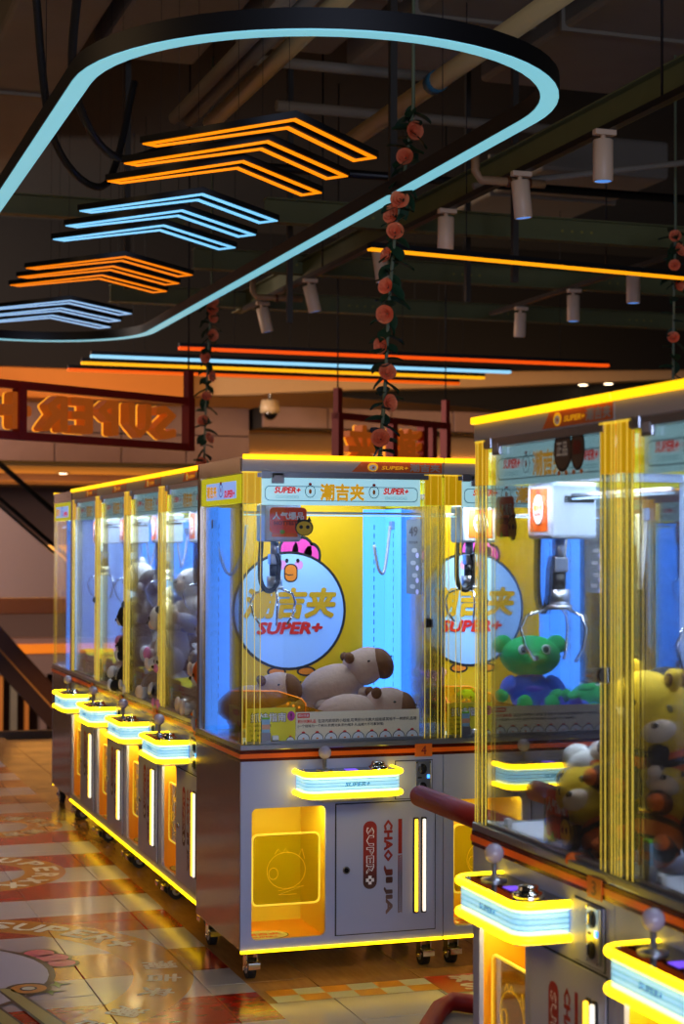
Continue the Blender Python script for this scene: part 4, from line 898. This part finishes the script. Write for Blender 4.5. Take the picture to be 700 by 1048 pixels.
# ------------------------------------------------------------------ red barrier between the islands
br = thing('queue_barrier', 'red tubular barrier rail reaching from the foreground machine to number 4', 'barrier', (0, 0, 0))
for x in (.315, .72):
    MB().tube([(x, -1.02, .815), (x, -1.82, .815)], .034, railR, 16).sph((x, -1.02, .815), (.034, .02, .034), railR).build('rail', br)
    MB().tube([(x, -1.80, .05), (x, -1.80, .80)], .03, railR, 14).build('post', br)
MB().tube([(.315, -1.80, .035), (.315, -1.25, .035), (.33, -1.05, .035), (.40, -.88, .035), (.52, -.68, .035), (.60, -.6, .035), (.70, -.7, .035), (.72, -.9, .035), (.72, -1.8, .035)], .032, railR, 14).build('base_tube', br)

# ------------------------------------------------------------------ ceiling lamps
ringM = mat('ring_glow', (150, 210, 225), .4, emit=(128, 206, 222), es=.8); frameB = mat('lamp_frame_black', (9, 9, 9), .5)
def stadium(o, n=30):
    cx, hw, y0, y1 = .168, .835+o, -.345, 6.25
    A = [(cx+hw*math.cos(PI+PI*k/n), y0+hw*math.sin(PI+PI*k/n)) for k in range(n+1)]
    return A+[(cx+hw*math.cos(PI*k/n), y1+hw*math.sin(PI*k/n)) for k in range(n+1)]
rg = thing('ring_lamp', 'huge racetrack shaped ceiling lamp with pale cyan glow', 'ceiling lamp', (0, 0, 0))
MB().mesh(plate([stadium(.035), stadium(-.035)], .065), frameB, FZ(0, 0, 3.202)).build('frame', rg)
MB().mesh(plate([stadium(.032), stadium(-.032)], .006), ringM, FZ(0, 0, 3.197)).build('diffuser', rg)
for (x, y) in ((-.66, .5), (1.0, .5), (-.66, 4.4), (1.0, 4.4)): MB().cyl((x, y, 3.25), (x, y, 5.2), .002, cableM, n=6).build('hanging_wire', rg)
def chevron(ap, col, lab):
    t = thing('chevron_lamp', lab, 'ceiling lamp', (.172, ap, 3.2), 0, 'chevron lamps')
    k = .155   # band depth along y
    O = [(-.452, .56), (0, 0), (.495, .50), (.43, .585), (0, k), (-.385, .60)]
    O = [(-.452, .575), (0, 0), (.497, .50), (.43, .59), (0.012, k), (-.392, .605)]
    def inset(Pn, d):
        R_ = []
        n = len(Pn)
        for i in range(n):
            a, b_, c = Vector(Pn[i-1]), Vector(Pn[i]), Vector(Pn[(i+1) % n])
            e1 = (b_-a).normalized(); e2 = (c-b_).normalized(); n1 = Vector((-e1.y, e1.x)); n2 = Vector((-e2.y, e2.x))
            m = (n1+n2).normalized(); R_.append(tuple(b_+m*d/max(.3, m.dot(n1))))
        return R_
    MB().mesh(plate([inset(O, -.008), inset(O, .028)], .026), frameB, FZ(0, 0, .003)).build('frame', t)
    MB().mesh(plate([inset(O, -.002), inset(O, .0205)], .005), col, FZ(0, 0, -.003)).build('light_outline', t)
    for (x, y) in ((0, .08),): MB().cyl((x, y, .02), (x, y, 2.0), .0012, cableM, n=5).build('hanging_wire', t)
oc = mat('chevron_orange', (255, 150, 10), .4, emit=(255, 136, 4), es=1.25); wc = mat('chevron_cyan', (170, 225, 255), .4, emit=(120, 205, 255), es=1.1); oc2 = mat('chevron_amber', (255, 150, 10), .4, emit=(255, 128, 4), es=.95); wc2 = mat('chevron_ice', (190, 220, 255), .4, emit=(150, 200, 250), es=.9)
nth = ('nearest', 'middle', 'farthest')
for y0, dy, col, nm in ((-.10, .365, oc, 'bright orange chevron lamp outline in the nearest group'), (1.325, .395, wc, 'white chevron lamp outline in the second group'), (3.08, .335, oc2, 'amber chevron lamp outline in the third group'), (4.83, .375, wc2, 'icy white chevron lamp outline in the farthest group')):
    for k in range(3): chevron(y0+dy*k, col, nm+', '+nth[k]+' of three')
def strip(x0, x1, y, z, col, rgb, es, lab):
    t = thing('light_strip', lab, 'ceiling lamp', (x0, y, z), 0, 'straight light strips')
    MB().box(0, -.028, 0, x1-x0, .028, .03, frameB).build('housing', t)
    for q in (.12, .5, .88): MB().cyl(((x1-x0)*q, 0, .05), ((x1-x0)*q, 0, 2.0), .003, cableM, n=5).build('hanging_wire', t)
    MB().box(.0, -.03, -.022, x1-x0, .03, 0.0, mat(col, rgb, .4, emit=rgb, es=es)).build('diffuser', t)
strip(1.41, 5.18, 7.087, 3.2, 'strip_red', (255, 84, 10), .9, 'red-orange ceiling light strip, topmost of the far four')
strip(.853, 4.617, 7.88, 3.2, 'strip_ice', (150, 220, 255), 1.0, 'pale blue ceiling light strip, second of the far four')
strip(.873, 4.60, 8.43, 3.2, 'strip_amber', (255, 176, 10), 1.15, 'amber ceiling light strip, third of the far four')
strip(.856, 4.594, 9.02, 3.2, 'strip_deep_red', (255, 96, 8), .85, 'thin orange ceiling light strip, lowest of the far four')
t = thing('light_strip', 'long amber ceiling light strip crossing the near rose garland', 'ceiling lamp', (1.344, 2.39, 3.2), math.atan2(.31, 2.06), 'straight light strips')
MB().box(0, -.024, .0, 4.5, .024, .03, frameB).build('housing', t); MB().cyl((.6, 0, .05), (.6, 0, 2.0), .003, cableM, n=5).build('hanging_wire', t); MB().cyl((3.6, 0, .05), (3.6, 0, 2.0), .003, cableM, n=5).build('hanging_wire', t); MB().box(0, -.024, -.012, 4.5, .024, 0, mat('strip_long_amber', (255, 165, 14), .4, emit=(255, 158, 10), es=1.2)).build('diffuser', t)
# spotlights
canM = mat('spot_white', (232, 196, 160), .45, emit=(190, 150, 118), es=.0); lensM = mat('spot_lens', (120, 180, 255), .2, emit=(90, 160, 255), es=.7)
SPL = [((1.89, .775), 0, 0), ((1.893, 1.682), -6, 0), ((1.90, 2.684), 0, 3), ((1.925, 3.855), -9, 0), ((1.925, 5.303), -14, 0), ((1.921, 6.494), -14, 0), ((3.848, 4.144), 0, 0), ((3.88, 5.115), 0, 0), ((3.90, 6.08), 0, 6)]
SLB = ['nearest white cylinder spotlight, top right of the picture', 'second white spotlight of the long track, tilted slightly, right of the ring lamp', 'third white spotlight of the long track, above the amber strip', 'fourth white spotlight of the long track, behind the near rose garland', 'fifth white spotlight of the long track, strongly tilted', 'sixth white spotlight of the long track, strongly tilted, far end', 'white spotlight on the short right track, nearest of its three', 'white spotlight on the short right track, middle of its three', 'white spotlight on the short right track, farthest of its three']
for ((x, y), tilt, t2), lb in zip(SPL, SLB):
    t = thing('spotlight', lb, 'spotlight', (x, y, 3.475), 0, 'white track spotlights'); t.rotation_euler = (0, 0, 0)
    MB().box(-.045, -.02, .0, .06, .02, .026, canM, .004).cyl((0, 0, -.03), (0, 0, .0), .012, canM, n=10).build('bracket', t)
    c = MB().lathe([(.0, .0), (.042, .0), (.046, -.004), (.046, -.186), (.043, -.19), (.040, -.19), (.036, -.178), (.0, -.178)], (0, 0, 0), canM, 22).build('can', t); c.location = (0, 0, -.02); c.rotation_euler = (math.radians(t2), math.radians(tilt), 0)
    l = MB().cyl((0, 0, -.1875), (0, 0, -.1835), .039, lensM, n=18).build('lens', c)
for k, (x, y, lb) in enumerate(((1.90, 1.75, 'rusty elbow pipe at the second spotlight'), (1.93, 6.0, 'white elbow pipe at the fifth spotlight'))):
    tag(MB().tube([(x-.22, y, 3.60), (x-.22, y, 3.50), (x-.19, y, 3.46), (x+.16, y, 3.46)], .022, mat('elbow_pipe', (170, 130, 90), .5), 10).cyl((x-.05, y, 3.46), (x-.03, y, 3.46), .028, brownM, n=10).cyl((x+.06, y, 3.46), (x+.08, y, 3.46), .028, brownM, n=10).build('elbow_pipe'), lb, 'pipe')

# ------------------------------------------------------------------ rose garlands
stemM = mat('garland_cord', (110, 120, 90), .7); leafM = mat('leaf_green', (26, 62, 34), .6, grain=.2, gscale=40); roseM = mat('rose_coral', (252, 140, 92), .6, grain=.1, gscale=60)
def rose_mesh():
    b = MB(); rnd = random.Random(3)
    for ring, (n, r, h, op) in enumerate(((3, .012, .034, .2), (4, .022, .032, .45), (5, .033, .026, .8))):
        for k in range(n):
            a0 = 2*PI*k/n+ring*.6; g = []
            for i in range(4):
                v = i/3
                row = []
                for j in range(5):
                    a = a0+(j-2)*.9*1.9/n/1.0; rr = r*(.25+.75*math.sin(v*PI/2))*(1+.15*op*v*v); z = h*v*(1-.15*abs(j-2)/2*v)-.01
                    row.append(b.bm.verts.new((rr*math.cos(a), rr*math.sin(a), z)))
                g.append(row)
            fs = [b.bm.faces.new((g[i][j], g[i][j+1], g[i+1][j+1], g[i+1][j])) for i in range(3) for j in range(4)]
            b._tag(fs, roseM, True)
    return b
def leaf_mesh():
    b = MB(); L = .075; w = .024; g = []
    for i in range(6):
        v = i/5; ww = w*math.sin(PI*min(1, .08+v*.92))**.8+.001; z = -.018*v*v
        g.append([b.bm.verts.new((s_*ww, v*L, z+abs(s_)*.008)) for s_ in (-1, 0, 1)])
    fs = [b.bm.faces.new((g[i][j], g[i][j+1], g[i+1][j+1], g[i+1][j])) for i in range(5) for j in range(2)]; b._tag(fs, leafM, True); return b
ROSE = LEAF = None
def garland(path, roses, nl, lab, sc=1.0):
    global ROSE, LEAF
    g = thing('rose_garland', lab, 'garland', path[0], 0, 'hanging rose garlands'); o0 = Vector(path[0]); Pn = [Vector(p)-o0 for p in path]
    MB().tube(Pn, .0085, stemM, 7).build('cord', g)
    ln = Pn[-1].length
    def at(t):
        f = 1+t*(len(Pn)-2); i = min(int(f), len(Pn)-2); return Pn[i].lerp(Pn[i+1], f-i)
    for t, side_ in roses:
        if ROSE is None: ROSE = o = rose_mesh().build('rose', g)
        else: o = ROSE.copy(); COL.objects.link(o); o.parent = g
        a = math.radians(side_); d = Vector((math.sin(a), -math.cos(a), 0))
        o.location = at(t)+d*.032; o.rotation_euler = (d+Vector((0, 0, random.uniform(-.2, .5)))).to_track_quat('Z', 'Y').to_euler(); s = random.uniform(.95, 1.2)*sc; o.scale = (s, s, s)
    for k in range(nl):
        if LEAF is None: LEAF = o = leaf_mesh().build('leaf', g)
        else: o = LEAF.copy(); COL.objects.link(o); o.parent = g
        t = (k+.5)/nl; a = k*2.4; o.location = at(t)
        o.rotation_euler = (random.uniform(-.9, .5), random.uniform(-.4, .4), a); s = random.uniform(.9, 1.4)*sc; o.scale = (s, s, s)
garland([(1.06, 1.0, 5.2), (1.06, 1.0, 3.60), (1.02, 1.0, 3.3), (.977, 1.0, 3.05), (.945, 1.0, 2.7), (.93, 1.0, 2.35), (.90, 1.0, 1.955)], [(.085, 10), (.165, -30), (.315, -20), (.365, -60), (.42, -20), (.48, -70), (.56, -50), (.63, -40), (.71, -60), (.78, -10), (.85, 20), (.93, -25)], 84, 'near garland of coral roses hanging behind machine number 4', 1.0)
garland([(1.40, 6.0, 5.2), (1.40, 6.0, 3.50), (1.385, 6.0, 3.2), (1.36, 6.0, 2.7), (1.345, 6.0, 2.1)], [(.10, 10), (.17, 0), (.24, 15), (.36, 20), (.47, -40), (.56, 40), (.66, -10), (.76, -40), (.83, 40), (.93, -40)], 52, 'far garland of coral roses at left, beside the mirrored sign', 1.05)
garland([(3.52, 3.0, 5.2), (3.52, 3.0, 3.55), (3.51, 3.0, 3.2), (3.50, 3.0, 2.4)], [(.08, -30), (.2, 20), (.33, -30), (.5, 20), (.7, -30)], 40, 'garland of coral roses at the right picture edge', 1.0)

# ------------------------------------------------------------------ mirrored hanging signs (seen from behind)
frR = mat('sign_frame_red', (140, 24, 8), .4, .2); letF = mat('sign_letter_back', (196, 100, 30), .45, .1, emit=(200, 92, 16), es=.3); letE = mat('letter_edge_glow', (255, 190, 60), .4, emit=(255, 170, 40), es=.9)
def sign(pL, pR, z0, z1, posts, letters, lab):
    a, b_ = Vector((*pL, 0)), Vector((*pR, 0)); d = b_-a; ang = math.atan2(d.y, d.x); L = d.length
    t = thing('hanging_sign', lab, 'sign', (pL[0], pL[1], 0), ang, 'mirrored letter signs')
    fr = MB().box(0, -.03, z0-.05, L, .03, z0, frR).box(0, -.03, z1, L, .03, z1+.05, frR)
    for p in posts: fr.box(p-.03, -.035, z0-.05, p+.03, .035, z1+.05, frR)
    fr.build('frame', t)
    for p in (posts[0], posts[-1]): MB().box(p-.025, -.025, z1, p+.025, .025, z1+.24, frR).cyl((p, 0, z1+.2), (p, 0, 5.2), .006, cableM, n=6).build('hanger_post', t)
    for ch, xc, w_ in letters:
        h = (z1-z0)*.86; zc = (z0+z1)/2
        w_ *= .97
        M0 = Matrix(((-w_, 0, 0, xc), (0, 0, -1, .07), (0, h, 0, zc), (0, 0, 0, 1)))
        lt = MB().mesh(text(ch, .04 if ord(ch) < 256 else .03, 0, .085, 1), letF, M0).build('letter', t)
        M1 = Matrix(((-w_*1.03, 0, 0, xc), (0, 0, -1, .082), (0, h*1.02, 0, zc), (0, 0, 0, 1)))
        MB().mesh(text(ch, .05 if ord(ch) < 256 else .04, 0, .008, 1), letE, M1).build('letter_face', lt)
sign((-.72, 4.365), (1.13, 5.527), 2.335, 2.605, (.03, .655, 2.165), (('S', 1.93, .215), ('U', 1.69, .22), ('P', 1.40, .19), ('E', 1.165, .2), ('R', .933, .23), ('+', .62, .25)), 'red framed sign at left with mirrored orange letters SUPER+')
sign((2.465, 6.342), (3.70, 7.088), 2.20, 2.605, (.03, .70, 1.10, 1.22, 1.41), (('夹', .34, .42), ('潮', .90, .42)), 'red framed sign in the middle with mirrored Chinese characters, behind the near garland')
